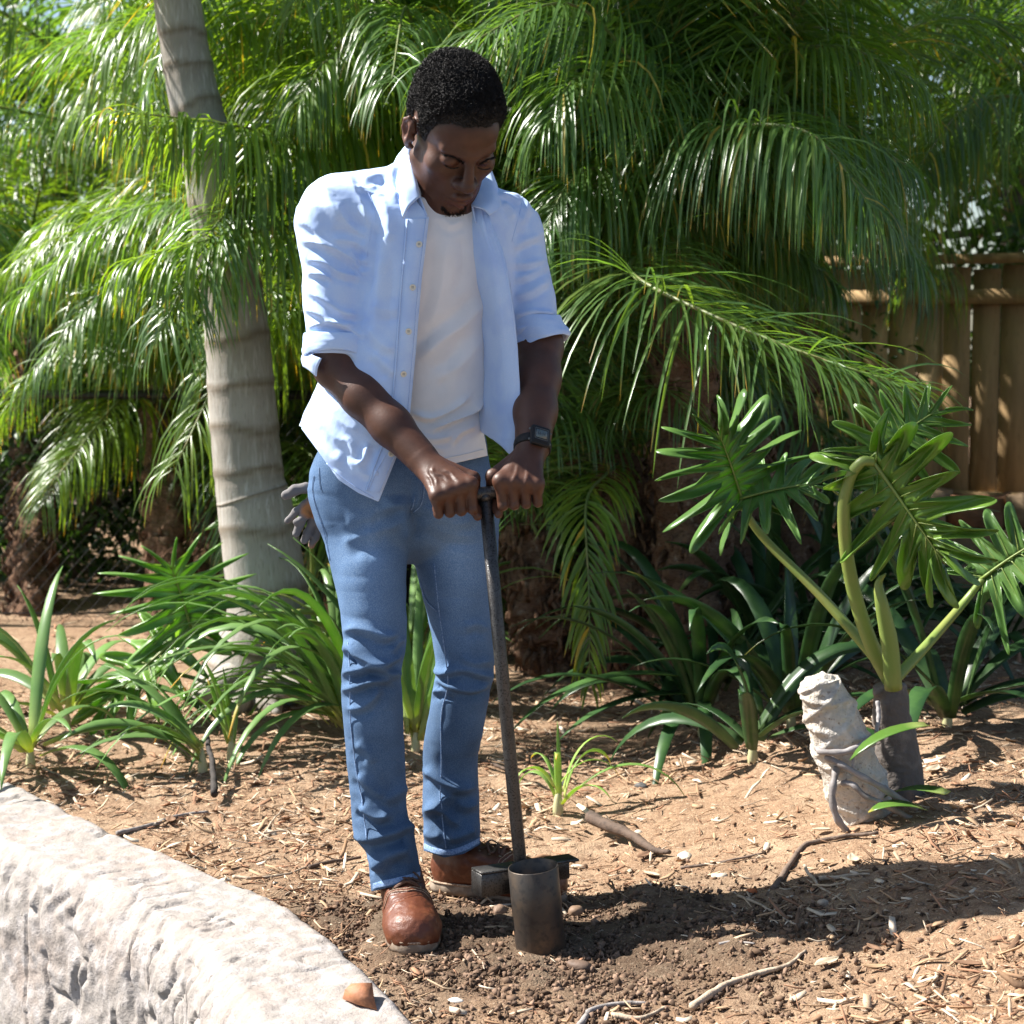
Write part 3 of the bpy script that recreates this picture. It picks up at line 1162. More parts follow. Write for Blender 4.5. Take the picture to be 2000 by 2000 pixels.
for (a, b, c_) in (((455, 1330), (415, 1352), (378, 1368)), ((540, 1335), (575, 1345), (612, 1352)), ((480, 1350), (462, 1376), (452, 1392)), ((520, 1352), (530, 1378), (545, 1398))):
    q = [unp(*a, KY - .12), unp(*b, KY - .20), unp(*c_, KY - .26)]
    V, F = tube(catmull(q, 10), np.linspace(px2m(42), px2m(9), 10), 9)
    part("buttress_root", V + .006 * fbm(V * 20, 3)[:, None], F, M_trunk, kp, attrs={"tint": np.ones((len(V), 3))})
cr = tr_c[-1]
for k in range(9):
    copy_frond(kp, cr, k * 2.4 / 1.0 + .3, rng.uniform(.1, .8), 1.6, k % 8)

# ------------------------------------------------------------------ feather palms behind the man
M_fib = mat("brown_fibrous_palm_trunk", (.150, .085, .054), rough=.95, spec=.1, noise=[(12, (.22, .135, .088), .45, .65), (60, (.07, .042, .028), .5, .7, 5, (1, 1, 3)), (30, (.34, .26, .19), .60, .75)],
            bump=[(50, .8, .02), (160, .6, .006)])


def fibre_trunk(parent, C_, R_, n=110, seg=30):
    C2 = catmull(C_, n)
    R2 = np.interp(np.linspace(0, 1, n), np.linspace(0, 1, len(R_)), R_)
    V, F = tube(C2, R2, seg)
    Nn = vnormals(V, F[0])
    V = V + Nn * (.028 * fbm(V * 16, 3) + .018 * fbm(V * np.array([40, 40, 14]), 2))[:, None]
    tr = part("trunk", V, F, M_fib, parent)
    # stubs of old leaf bases and hanging fibre
    vs = []
    for k in range(220):
        i = rng.integers(2, n - 2)
        a = rng.uniform(0, 6.283)
        r = R2[i]
        d = np.array([math.cos(a), math.sin(a), 0])
        p = C2[i] + d * r * .9
        L = rng.uniform(.03, .09)
        tip = p + d * L * .5 + np.array([0, 0, L * rng.choice([.9, -.8])])
        vs.append(tube(np.array([p, (p + tip) / 2 + d * L * .2, tip]), [.010, .008, .002], 5))
    part("leaf_base_stubs", *merge(vs), M_fib, parent, kind="stuff")
    return tr


def feather_palm(label, base_px, crown, fronds, trunk_pts=None, rad=(.10, .085, .08, .085), fill=0, fill_kw=None, group=None):
    b = gp_(*base_px)
    t = thing("palm_tree", label, "palm tree", loc=b, group=group)
    crown = np.asarray(crown, float)
    fibre_trunk(t, [b - np.array([0, 0, .05])] + (trunk_pts or []) + [crown], rad)
    for fr in fronds:
        ctrl = [crown] + [unp(*q) for q in fr[0]]
        add_frond(t, ctrl, **fr[1])
    r_ = np.random.default_rng(sum(map(ord, label)))
    for k in range(fill):
        az = 6.283 * (k + r_.uniform(-.35, .35)) / fill * 2.0
        pit = r_.uniform(*(fill_kw or {}).get('pit', (-.5, .9)))
        copy_frond(t, crown + r_.normal(0, .05, 3), az, pit, r_.uniform(.85, 1.25) * (fill_kw or {}).get('sc', 1), int(r_.integers(8)))
    return t


LFT = dict(nl=112, ll=.52, lw=.0120, droop=2.3, lift=.22)
RGT = dict(nl=130, ll=.54, lw=.0098, droop=1.8, lift=.18, m=M_frond_d)
# palm behind the head: long leaves sweep to the left
feather_palm("feather palm behind the man's head, long drooping leaves reaching across the grey trunk", (880, 1285), unp(865, 420, 6.8), [
    ([(830, 300, 6.5), (690, 235, 6.2), (560, 268, 5.9), (470, 360, 5.8)], dict(LFT, seed=1)),
    ([(800, 260, 6.6), (640, 130, 6.3), (560, 180, 6.1), (500, 300, 6.0)], dict(LFT, seed=2)),
    ([(800, 250, 6.4), (730, 130, 6.0), (640, 118, 5.8), (585, 200, 5.7)], dict(LFT, seed=3, ll=.40)),
    ([(740, 430, 6.4), (560, 445, 5.9), (400, 470, 5.7), (250, 510, 5.6)], dict(LFT, seed=4, ll=.44, droop=2.2)),
    ([(700, 350, 6.4), (520, 262, 5.9), (380, 235, 5.7), (210, 215, 5.5)], dict(LFT, seed=5, ll=.38)),
    ([(860, 230, 6.5), (870, 70, 6.2), (900, 60, 5.9), (930, 130, 5.7)], dict(LFT, seed=6, ll=.36)),
    ([(930, 250, 6.6), (1000, 100, 6.4), (1080, 90, 6.2), (1130, 200, 6.1)], dict(RGT, seed=7)),
    ([(760, 500, 6.7), (640, 560, 6.5), (560, 620, 6.4)], dict(LFT, seed=8, ll=.36, droop=1.9)),
], fill=22, rad=(.10, .09, .085, .09))
# palm at the upper left with bright leaves against the light
feather_palm("bright backlit feather palm behind the tall grey trunk", (330, 1240), unp(300, 330, 8.8), [
    ([(360, 190, 7.5), (480, 60, 7.2), (640, 80, 6.9), (760, 190, 6.7)], dict(LFT, seed=11)),
    ([(330, 150, 7.4), (420, 20, 7.0), (520, 10, 6.7), (640, 70, 6.5)], dict(LFT, seed=12)),
    ([(240, 190, 7.5), (300, 60, 7.1), (380, 25, 6.7), (500, 40, 6.5)], dict(LFT, seed=13)),
    ([(400, 350, 7.5), (500, 300, 7.3), (620, 360, 7.1)], dict(LFT, seed=14)),
    ([(250, 420, 7.5), (150, 420, 7.3), (30, 520, 7.1)], dict(LFT, seed=15)),
], fill=16, rad=(.08, .07, .07, .07))
# clump of three trunks on the right
RC = unp(1345, 500, 6.05)
feather_palm("feather palm with thick reddish fibrous trunk and long leaf reaching past the philodendron", (1345, 1330), RC, [
    ([(1370, 330, 5.9), (1480, 235, 5.7), (1620, 230, 5.5), (1780, 330, 5.4)], dict(RGT, seed=21, ll=.50)),
    ([(1360, 300, 5.8), (1420, 250, 5.5), (1580, 260, 5.2), (1700, 400, 5.0)], dict(RGT, seed=22, ll=.50)),
    ([(1250, 500, 5.7), (1240, 540, 5.3), (1400, 620, 5.0), (1600, 700, 4.8), (1770, 752, 4.7)], dict(RGT, seed=23, ll=.50, droop=.75)),
    ([(1290, 330, 5.9), (1210, 190, 5.7), (1130, 150, 5.5), (1070, 240, 5.4)], dict(RGT, seed=24, ll=.48)),
    ([(1260, 400, 5.9), (1180, 330, 5.7), (1110, 360, 5.6), (1060, 460, 5.5)], dict(RGT, seed=25, ll=.48)),
    ([(1290, 300, 6.2), (1240, 120, 6.1), (1180, 20, 6.0), (1100, 0, 5.9)], dict(RGT, seed=29)),
    ([(1400, 300, 6.0), (1500, 130, 5.8), (1640, 90, 5.6), (1790, 160, 5.5)], dict(RGT, seed=71, m=M_frond)),
    ([(1430, 390, 6.0), (1560, 330, 5.8), (1690, 370, 5.7), (1800, 520, 5.6)], dict(RGT, seed=72, ll=.40)),
    ([(1420, 480, 6.1), (1520, 470, 6.0), (1640, 560, 5.9)], dict(RGT, seed=73, ll=.34)),
], trunk_pts=[unp(1352, 1000, 6.15), unp(1330, 760, 6.15)], fill=16, fill_kw=dict(pit=(.3, 1.1)), rad=(.15, .115, .10, .10))
feather_palm("short brown palm trunk leaning away behind the auger shaft", (1085, 1310), unp(1020, 1020, 6.3), [
    ([(960, 950, 6.2), (1000, 900, 6.0), (1080, 990, 5.9)], dict(RGT, seed=31, ll=.26, nl=34)),
    ([(1080, 880, 6.2), (1100, 760, 6.1), (1060, 700, 6.0)], dict(RGT, seed=32, ll=.28, nl=40, droop=.4)),
    ([(1100, 900, 6.1), (1160, 790, 6.0), (1190, 760, 5.9)], dict(RGT, seed=33, ll=.26, nl=40, droop=.4)),
    ([(1040, 940, 6.0), (1020, 880, 5.9), (985, 860, 5.8)], dict(RGT, seed=34, ll=.24, nl=36, droop=.5)),
], trunk_pts=[unp(1048, 1190, 6.3)], fill=5, fill_kw=dict(sc=.6, pit=(.5, 1.2)), rad=(.10, .09, .08, .07))
feather_palm("dark palm trunk standing between the drooping leaf and the reddish trunk", (1240, 1330), unp(1215, 900, 6.4), [
    ([(1180, 930, 6.0), (1145, 985, 5.6), (1150, 1150, 5.45), (1152, 1330, 5.4)], dict(RGT, seed=36, ll=.24, nl=54, lw=.013, droop=.9, fwd=1.3, m=M_frond)),
    ([(1240, 820, 6.2), (1290, 760, 6.0), (1340, 800, 5.9)], dict(RGT, seed=37, ll=.30, nl=36)),
    ([(1150, 830, 6.2), (1090, 800, 6.0), (1040, 860, 5.9)], dict(RGT, seed=38, ll=.30, nl=36)),
], fill=5, fill_kw=dict(sc=.7, pit=(.5, 1.2)), rad=(.11, .095, .09, .08))
feather_palm("pale brown shaggy palm trunk beside the mesh gate", (1405, 1310), unp(1450, 840, 6.8), [
    ([(1420, 740, 6.6), (1380, 690, 6.4), (1320, 740, 6.3)], dict(RGT, seed=42, ll=.36)),
], fill=2, fill_kw=dict(sc=.5, pit=(.8, 1.2)), rad=(.13, .12, .11, .09))
# leaves hanging into the top of the picture from a palm whose crown is above it
feather_palm("tall feather palm between the leafy trees, only hanging leaf tips and slim trunk showing", (1120, 1180), unp(1130, -260, 7.3), [
    ([(1150, -300, 6.9), (1180, -150, 6.3), (1190, 20, 6.0), (1200, 120, 5.9)], dict(RGT, seed=51, ll=.55, lw=.028, droop=1.2)),
    ([(1060, -320, 6.9), (1040, -200, 6.4), (1060, -20, 6.1), (1080, 80, 6.0)], dict(RGT, seed=52, ll=.50)),
    ([(900, -300, 7.0), (800, -150, 6.7), (760, 0, 6.5)], dict(LFT, seed=53)),
    ([(1350, -300, 7.0), (1480, -120, 6.7), (1560, 60, 6.6)], dict(RGT, seed=54)),
], fill=18, fill_kw=dict(sc=1.1), rad=(.10, .09, .09, .09))
feather_palm("feather palm whose leaf hangs over the wooden fence planks", (2200, 1230), unp(2150, 260, 7.8), [
    ([(2050, 200, 7.2), (1900, 200, 7.0), (1790, 330, 6.8)], dict(RGT, seed=61)),
], fill=14, rad=(.12, .1, .1, .1))
feather_palm("low crowned feather palm between the chain link fence posts", (60, 1200), unp(60, 640, 9.0), [
    ([(160, 530, 7.9), (260, 560, 7.7), (330, 660, 7.6)], dict(LFT, seed=66)),
], fill=14, rad=(.09, .08, .08, .08))
feather_palm("low feather palm behind the chain link fence beside the grey trunk", (420, 1230), unp(420, 900, 8.6), [], fill=20, fill_kw=dict(sc=.9), rad=(.10, .1, .1, .1))
feather_palm("feather palm behind the man's arms, low spreading leaves", (700, 1240), unp(700, 760, 7.6), [], fill=20, fill_kw=dict(sc=.95), rad=(.10, .1, .1, .1))
feather_palm("feather palm deep in the shade behind the brown trunks", (1190, 1220), unp(1170, 640, 8.0), [], fill=20, fill_kw=dict(sc=1.0), rad=(.10, .1, .1, .1))
feather_palm("high crowned feather palm rising behind the stone edging and wooden fence", (1540, 1170), unp(1560, 60, 9.2), [], fill=14, fill_kw=dict(sc=1.1, pit=(.1, 1.0)), rad=(.10, .1, .1, .1))
feather_palm("feather palm high behind the man's head and the leafy tree", (980, 1170), unp(960, 200, 8.4), [], fill=22, fill_kw=dict(sc=1.15), rad=(.10, .1, .1, .1))

# ------------------------------------------------------------------ broad leaved trees closing the view
M_leaf = [mat("tree_leaf_%s" % n_, tuple(1.0 * q for q in c_), rough=.36, spec=.45, attr="tint", trans=(.42, (2.3, 2.2, .7))) for n_, c_ in (("mid", (.055, .115, .028)), ("dark", (.032, .075, .022)), ("yellowish", (.085, .14, .028)))]
M_bark = mat("grey_bark", (.14, .11, .085), rough=.9, noise=(20, (.08, .06, .045), .4, .6), bump=[(40, .6, .01)])


def leafy_tree(label, x, y, h, spread, n, m, name="leafy_tree", ls=.09, zlo=.0, group=None, cat="tree"):
    b = np.array([x, y, gz(x, y)])
    t = thing(name, label, cat, loc=b, group=group)
    top = b + np.array([.15, 0, h * .6])
    V, F = tube(catmull([b - [0, 0, .1], b + [.05, 0, h * .3], top], 14), np.linspace(.11, .05, 14) * h / 4, 10)
    br = [(V, F)]
    cl = []
    nc_ = int(26 + 8 * spread)
    for k in range(nc_):
        c = b + np.array([rng.normal(0, spread * .55), rng.normal(0, spread * .45), zlo * h + (h * (1 - zlo)) * rng.random() ** .8])
        cl.append(c)
        if k % 3 == 0:
            s_ = b + (top - b) * rng.uniform(.3, 1)
            br.append(tube(catmull([s_, (s_ + c) / 2 + [0, 0, .12], c], 8), np.linspace(.03, .008, 8), 6))
    part("trunk", *merge(br), M_bark, t)
    cl = np.array(cl)
    ci = rng.integers(nc_, size=n)
    rad_ = spread * .30 * rng.uniform(.6, 1.3, nc_)
    o_ = nrm(rng.normal(size=(n, 3))) * (rng.random(n) ** .45 * rad_[ci])[:, None]
    P = cl[ci] + o_
    D = nrm(o_ / rad_[ci][:, None] * .6 + rng.normal(size=(n, 3)) * .7 + [0, 0, -.15])
    S = nrm(np.cross(D, rng.normal(size=(n, 3))))
    Lf = ls * rng.uniform(.6, 1.3, n)
    V, F, tt = ribbons(P, D, S, Lf, Lf * rng.uniform(.35, .5, n), np.full(n, .35), seg=2, fold=.3, base_w=.25)
    br_ = np.repeat(rng.uniform(.7, 1.35, n), 9)
    part("crown", V, F, m, t, attrs={"tint": br_[:, None] * np.ones(3)})
    return t


for i, (lab, x, y, h, sp, n, k, ls) in enumerate([
        ("dense dark leafy tree behind the outermost chain link post", -4.3, 12.2, 3.2, 1.5, 8000, 1, .11),
        ("leafy tree behind the tall grey palm trunk", -1.9, 11.8, 3.6, 1.6, 9000, 0, .11),
        ("bushy bright leafed tree behind the man's sunlit shoulder", -.5, 11.0, 3.4, 1.5, 9000, 2, .10),
        ("leafy tree filling the gap behind the man's head", .55, 11.6, 4.6, 1.5, 9000, 0, .10),
        ("dark leafy tree behind the palm clump", 1.7, 11.2, 4.2, 1.5, 9000, 1, .10),
        ("leafy tree rising behind the middle of the wooden fence", 3.0, 11.8, 3.9, 1.6, 9000, 0, .10),
        ("dense leafy tree behind the near end of the wooden fence", 4.4, 11.5, 4.6, 1.7, 8000, 1, .11)]):
    leafy_tree(lab, x, y, h, sp, n, M_leaf[k], ls=ls)
for (lab, x, y, h, sp, n, k) in [
        ("low dark shrub at the foot of the chain link fence", -2.0, 8.6, .75, .75, 3600, 1),
        ("low shrub behind the grey trunk and the man's legs", -.75, 8.4, .8, .7, 3600, 1),
        ("glossy green shrub behind the leaning brown trunk", .18, 7.0, .62, .34, 2200, 0),
        ("dark shrub in the shade behind the auger shaft", .25, 8.6, .95, .75, 4000, 1),
        ("dark shrub behind the reddish palm trunk", 1.1, 8.8, .9, .6, 3400, 1),
        ("dark shrub below the low crowned feather palm", -3.2, 8.3, .9, .8, 3600, 1),
        ("dense dark shrub behind the chain link fence and the grey trunk", -1.35, 8.5, 1.15, .6, 4200, 1),
        ("dense shrub behind the chain link fence at its middle post", -2.45, 8.9, 1.25, .7, 4500, 1),
        ("dense shrub behind the chain link fence at its outermost post", -3.6, 9.2, 1.3, .7, 4000, 0)]:
    leafy_tree(lab, x, y, h, sp, n, M_leaf[k], name="shrub", ls=.06, cat="shrub")
# ------------------------------------------------------------------ strap-leaved clumps
def strap_leaf(parent, base, az, L, W, rise, droop, m, seg=12, twist=.0, tint=(1, 1, 1), tipc=None, name="leaf", fold=.28):
    d = np.array([[math.cos(az) * math.cos(rise), math.sin(az) * math.cos(rise), math.sin(rise)]])
    s_ = nrm(np.cross(d, [[0, 0, 1.0]]) + np.array([[0, 0, twist]]))
    V, F, tt = ribbons(np.array([base], float), d, s_, np.array([L]), np.array([W]), np.array([droop]), seg=seg, fold=fold, base_w=.6)
    tn = np.ones((len(V), 3)) * np.array(tint) * rng.uniform(.8, 1.2)
    bs = np.clip(1 - tt / .22, 0, 1)[:, None]
    tn = tn * (1 - bs) + bs * np.array([3.2, 2.0, 2.4])
    if tipc is not None:
        b = np.clip((tt - tipc) / .12, 0, 1)[:, None]
        tn = tn * (1 - b) + b * np.array([5.5, 2.2, 1.8])
    o = part(name, V, F, m, parent, attrs={"tint": tn})
    sm = o.modifiers.new("thick", 'SOLIDIFY')
    sm.thickness = .0012
    return o


def strap_clump(label, px, py, n, L, W, m, az=(0, 6.283), rise=(.6, 1.35), droop=(.6, 1.3), spread=.05, tint=(1, 1, 1), name="strap_leaved_plant", group=None, lifted=0.0, tipp=.15):
    b = gp_(px, py)
    t = thing(name, label, "plant", loc=b, group=group)
    V, F = tube(np.array([b - [0, 0, .03], b + [0, 0, .015], b + [0, 0, .04], b + [0, 0, .07]]), [.010, .013 + .02 * spread, .010, .003], 10)
    part("stem", V, F, M_stem, t)
    for k in range(n):
        a = az[0] + (az[1] - az[0]) * (k + rng.uniform(-.4, .4)) / max(n - 1, 1)
        bb = b + np.array([math.cos(a), math.sin(a), 0]) * rng.uniform(0, spread) + [0, 0, .03 + rng.uniform(0, .05)]
        strap_leaf(t, bb, a, L * rng.uniform(.7, 1.2), W * rng.uniform(.8, 1.2), rng.uniform(*rise), rng.uniform(*droop), m, tint=tint, twist=rng.normal(0, .25),
                   tipc=.86 if rng.random() < tipp else None)
    return t


M_stem = mat("pale_leaf_base", (.42, .42, .22), rough=.5, noise=(12, (.50, .40, .26), .45, .65))
PI = math.pi
strap_clump("large strap leaved clump arching out beside the man's front leg", 716, 1440, 64, .74, .024, M_strap, az=(PI * .62, PI * 1.40), rise=(.45, 1.30), droop=(.9, 1.7), spread=.12)
strap_clump("strap leaved clump between the grey trunk and the jeans", 665, 1325, 20, .56, .026, M_strap, az=(PI * .3, PI * 1.05), rise=(.7, 1.35), droop=(.8, 1.5), spread=.08)
strap_clump("upright strap leaved clump seen between the man's legs", 812, 1468, 14, .62, .034, M_strap, az=(0, 2 * PI), rise=(1.0, 1.5), droop=(.25, .8), spread=.03)
strap_clump("bright strap leaved clump behind the gap between the legs", 800, 1335, 36, .60, .026, M_strap, az=(0, 2 * PI), rise=(.6, 1.4), droop=(.6, 1.3), spread=.08)
strap_clump("small leaning strap leaved clump beside the charred stick", 396, 1512, 11, .42, .030, M_strap, az=(PI * .75, PI * 1.25), rise=(.35, 1.0), droop=(.5, 1.1), spread=.02)
strap_clump("stubby strap leaved tuft with bent cut leaves", 452, 1487, 6, .19, .020, M_strap, az=(PI * .4, PI * 1.3), rise=(1.05, 1.4), droop=(.1, .5), spread=.012, tint=(1.6, 1.4, 1.2))
sc_ = strap_clump("small yellowing clump behind the foot bar with one long arching leaf", 1090, 1592, 8, .20, .016, M_strap, az=(0, 2 * PI), rise=(.8, 1.4), droop=(.9, 2.2), spread=.02, tint=(2.0, 1.7, 1.5), tipp=.5)
bq = gp_(1110, 1575)
strap_leaf(sc_, bq + [0, 0, .02], -.12, .36, .022, .85, 1.35, M_strap, seg=14, tint=(1.3, 1.25, 1.1), tipc=.9)
strap_leaf(sc_, bq + [-.02, 0, .01], 1.8, .20, .012, 1.45, .25, M_strap, tint=(1.4, 1.3, 1))
for (lab, px, py, n, L, W, az) in [
        ("dark strap leaved clump with one leaf lying towards the auger", 1372, 1440, 16, .62, .048, (PI * .55, PI * 1.6)),
        ("dark upright strap leaved clump in front of the shaggy trunk", 1395, 1370, 13, .70, .046, (0, 2 * PI)),
        ("glossy strap leaved clump with two pale arching leaves", 1470, 1490, 12, .46, .040, (0, 2 * PI)),
        ("dark strap leaved clump next to the scarred white stem", 1545, 1420, 15, .60, .046, (0, 2 * PI)),
        ("dark strap leaved clump in front of the stone blocks", 1500, 1310, 16, .66, .046, (0, 2 * PI)),
        ("dark strap leaved clump under the large lobed leaf", 1600, 1300, 16, .64, .046, (0, 2 * PI)),
        ("dark strap leaved clump behind the leaning stalks", 1690, 1280, 14, .60, .046, (0, 2 * PI)),
        ("broad strap leaved clump behind the dark side stem of the philodendron", 1850, 1420, 16, .60, .046, (0, 2 * PI)),
        ("strap leaved clump in front of the wooden fence's near end", 1940, 1290, 16, .60, .046, (0, 2 * PI)),
        ("strap leaved clump at the foot of the chain link fence", 130, 1420, 18, .52, .034, (0, 2 * PI)),
        ("strap leaved clump beside the pale wall's inner edge", 60, 1500, 14, .46, .034, (0, 2 * PI))]:
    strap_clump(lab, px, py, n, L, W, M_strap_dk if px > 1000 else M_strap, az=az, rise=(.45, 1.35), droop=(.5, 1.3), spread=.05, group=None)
tq = [o for o in bpy.data.objects if o.get("label", "") == "dark strap leaved clump with one leaf lying towards the auger"][0]
bq = gp_(1372, 1440)
strap_leaf(tq, bq + [0, 0, .16], PI * 1.06, .62, .058, .25, .72, M_strap_dk, tint=(1.5, 1.4, 1.3))
strap_leaf(tq, bq + [0, 0, .12], PI * 1.12, .46, .050, .15, .5, M_strap_dk, tint=(1.9, 1.7, 1.7))
strap_leaf(tq, bq + [0, 0, .10], PI * 1.48, .44, .040, .3, 1.4, M_strap_dk, tint=(1.3, 1.3, 1.3))

# ------------------------------------------------------------------ lobed leaves (tree philodendron)
def lobed_blade(parent, base, axis, normal, L, W, nl=8, droop=.35, wave=.02, seed=0, tint=(1, 1, 1), cut=.72):
    """blade with finger lobes on both sides of a midrib; base at the stalk"""
    r_ = np.random.default_rng(seed)
    axis, normal = nrm(axis), nrm(np.asarray(normal, float) - nrm(axis) * (np.asarray(normal, float) @ nrm(axis)))
    side = np.cross(axis, normal)
    def place(u, v, h):
        # u along the midrib, v across; droops away from the centre
        return base + axis * u + side * v + normal * h - np.array([0, 0, 1.0]) * droop * ((u / L) ** 2 * L * .45 + (v / W) ** 2 * W * .30)
    parts_ = []
    spl, nr = 15, 10
    for s_ in (-1, 1):
        ns = nl * spl + 1
        V = []
        ph = r_.uniform(0, 6.28, nl + 1)
        ln_k = r_.uniform(.82, 1.12, nl + 1)
        for i in range(ns):
            f = i / (ns - 1)
            k = min(int(f * nl), nl - 1)
            t = f * nl - k
            fk = (k + .5) / nl
            # lobes keep their own direction: near-parallel inside one lobe
            ff = fk + (f - fk) * .12
            ang = math.radians(np.interp(ff, [0, .12, .5, .9, 1], [150, 116, 72, 26, 8]))
            u0 = L * np.interp(f, [0, .12, 1], [.0, .04, .88])
            full = W * np.interp(fk, [0, .2, .5, 1], [.70, 1.0, 1.05, .72]) * ln_k[k]
            lobe = max(0.0, 1 - abs(2 * t - 1) ** 1.9) ** .72
            r1 = full * (.26 + .74 * lobe) * (1 + .05 * math.sin(46 * f + ph[k]))
            for j in range(nr):
                q = j / (nr - 1)
                r = r1 * q
                h = .16 * r * (2 * abs(t - .5)) ** 1.5 + wave * L * q * q * math.sin(7 * q + ph[k] + 5 * (t - .5)) + .10 * wave * L * math.sin(40 * f + 9 * q)
                V.append(place(u0 + math.cos(ang) * r, s_ * math.sin(ang) * r, h))
        F_ = grid_faces(ns, nr)
        parts_.append((np.array(V), F_ if s_ > 0 else F_[:, ::-1]))
    V, F = merge(parts_)
    tnn = (1 + .12 * fbm(V * 25, 2))[:, None] * np.array(tint)
    o = part("leaf_blade", V, F, M_philo, parent, attrs={"tint": tnn})
    sm = o.modifiers.new("thick", 'SOLIDIFY')
    sm.thickness = .0014
    # midrib and lobe veins
    vs = [tube(np.array([place(u, 0, .004) for u in np.linspace(-.02 * L, L * .97, 14)]), np.linspace(.007, .0015, 14) * L / .4, 6)]
    for s_ in (-1, 1):
        for k in range(nl):
            f = (k + .5) / nl
            ang = math.radians(np.interp(f, [0, .12, .5, .9, 1], [150, 116, 72, 26, 8]))
            u0 = L * np.interp(f, [0, .12, 1], [.0, .04, .88])
            ll_ = W * np.interp(f, [0, .2, .5, 1], [.70, 1.0, 1.05, .72]) * .45
            pts = [place(u0 + math.cos(ang) * ll_ * t, s_ * math.sin(ang) * ll_ * t, .002 + .004 * t) for t in np.linspace(0, 1, 6)]
            vs.append(tube(np.array(pts), np.linspace(.0028, .0008, 6) * L / .4, 4))
    part("leaf_veins", *merge(vs), M_stalk, o)
    return o


def petiole(parent, pts, r0, r1):
    V, F = tube(catmull(pts, 40), np.linspace(r0, r1, 40), 12, flat=.85)
    return part("stalk", V, F, M_stalk, parent)


# right-hand plant on its scarred stem
M_stump = mat("scarred_white_stem", (.52, .48, .42), rough=.85, noise=[(14, (.40, .35, .29), .45, .65), (50, (.62, .58, .53), .5, .7), (120, (.24, .19, .15), .6, .72)], bump=[(70, .7, .01), (240, .5, .004)])
M_root = mat("grey_aerial_root", (.27, .25, .245), rough=.65, noise=[(20, (.16, .14, .13), .45, .65)], bump=[(120, .3, .003)])
M_stump_dk = mat("dark_scarred_stem", (.10, .085, .075), rough=.7, noise=[(20, (.20, .17, .15), .5, .7)], bump=[(60, .6, .01)])
pb = gp_(1668, 1600)
PY = pb[1]
ph = thing("philodendron", "tree philodendron with scarred white stem, aerial roots and large lobed leaves", "plant", loc=pb)
u_ = lambda x, y, dy=0.0: unp(x, y, PY + dy)
n_s, seg_s = 90, 48
C2 = catmull([u_(1694, 1622, .03), u_(1680, 1560, .01), u_(1652, 1480), u_(1625, 1400, -.01), u_(1601, 1345, -.015), u_(1592, 1318, -.018)], n_s)
R2 = np.interp(np.linspace(0, 1, n_s), [0, .3, .55, .8, .92, .98, 1], np.array([60, 62, 56, 43, 32, 19, 2]) / 1000 * TANH * PY)
V, F = tube(C2, R2, seg_s)
Nn = vnormals(V, F[0])
a_ = np.tile(np.linspace(0, 2 * np.pi, seg_s, endpoint=False), n_s)
z_ = np.repeat(np.linspace(0, 1, n_s), seg_s)
# overlapping leaf scars: raised rims of lozenges
wv_ = .10 * fbm(V[:n_s * seg_s] * 14, 2)
p1_ = (z_ * 5.5 + 2 * a_ / (2 * np.pi) + wv_) % 1
p2_ = (z_ * 5.5 - 2 * a_ / (2 * np.pi) + wv_) % 1
d_ = .0075 * np.maximum(np.exp(-((p1_ - .5) / .09) ** 2), np.exp(-((p2_ - .5) / .09) ** 2)) - .003
V[:n_s * seg_s] += Nn[:n_s * seg_s] * (d_ * np.clip((1 - z_) * 5, 0, 1) + .004 * fbm(V[:n_s * seg_s] * 45, 3))[:, None]
part("stem", V, F, M_stump, ph)
V, F = tube(catmull([u_(1760, 1600, .1), u_(1752, 1480, .1), u_(1742, 1390, .1), u_(1738, 1335, .1)], 24), np.linspace(.06, .035, 24), 16)
part("stem", V + .006 * fbm(V * 40, 3)[:, None], F, M_stump_dk, ph, label="dark knobbed side stem")
for pts, r in (([(1705, 1440, -.06), (1670, 1462, -.085), (1640, 1470, -.085), (1605, 1468, -.07), (1597, 1462, -.03)], .0075), ([(1700, 1440, -.04), (1706, 1452, -.075), (1680, 1462, -.085)], .006),
               ([(1614, 1478, -.06), (1640, 1492, -.085), (1680, 1515, -.095), (1725, 1540, -.10), (1790, 1580, -.08)], .0075),
               ([(1634, 1500, -.06), (1628, 1530, -.09), (1626, 1565, -.10), (1636, 1600, -.10), (1655, 1625, -.08)], .0080),
               ([(1645, 1530, -.07), (1665, 1532, -.09), (1690, 1555, -.10), (1725, 1570, -.10), (1800, 1610, -.08)], .0065),
               ([(1668, 1470, -.085), (1666, 1495, -.09), (1669, 1512, -.09)], .0030), ([(1714, 1370, .02), (1716, 1400, .0), (1712, 1430, -.02)], .005)):
    V, F = tube(catmull([u_(*q) for q in pts], 30), np.full(30, r) * (1 + .12 * np.sin(np.arange(30) * .9)), 9)
    part("aerial_root", V, F, M_root, ph)
# leaf 1: big lobed leaf above the clumps
crown = u_(1745, 1330, .12)
s1 = [crown, u_(1690, 1262, .15), u_(1600, 1160, .2), u_(1500, 1060, .25), u_(1462, 1010, .25), u_(1448, 975, .22)]
petiole(ph, s1, .016, .0085)
lobed_blade(ph, s1[-1], np.array([-.30, -.30, .85]), np.array([.15, -.80, .35]), .21, .20, nl=8, droop=.25, wave=.10, seed=3)
lobed_blade(ph, s1[-1] + [0, -.01, 0], np.array([.85, -.3, .30]), np.array([-.3, -.6, .7]), .20, .13, nl=7, droop=.25, wave=.05, seed=4, tint=(1.25, 1.2, 1.3))
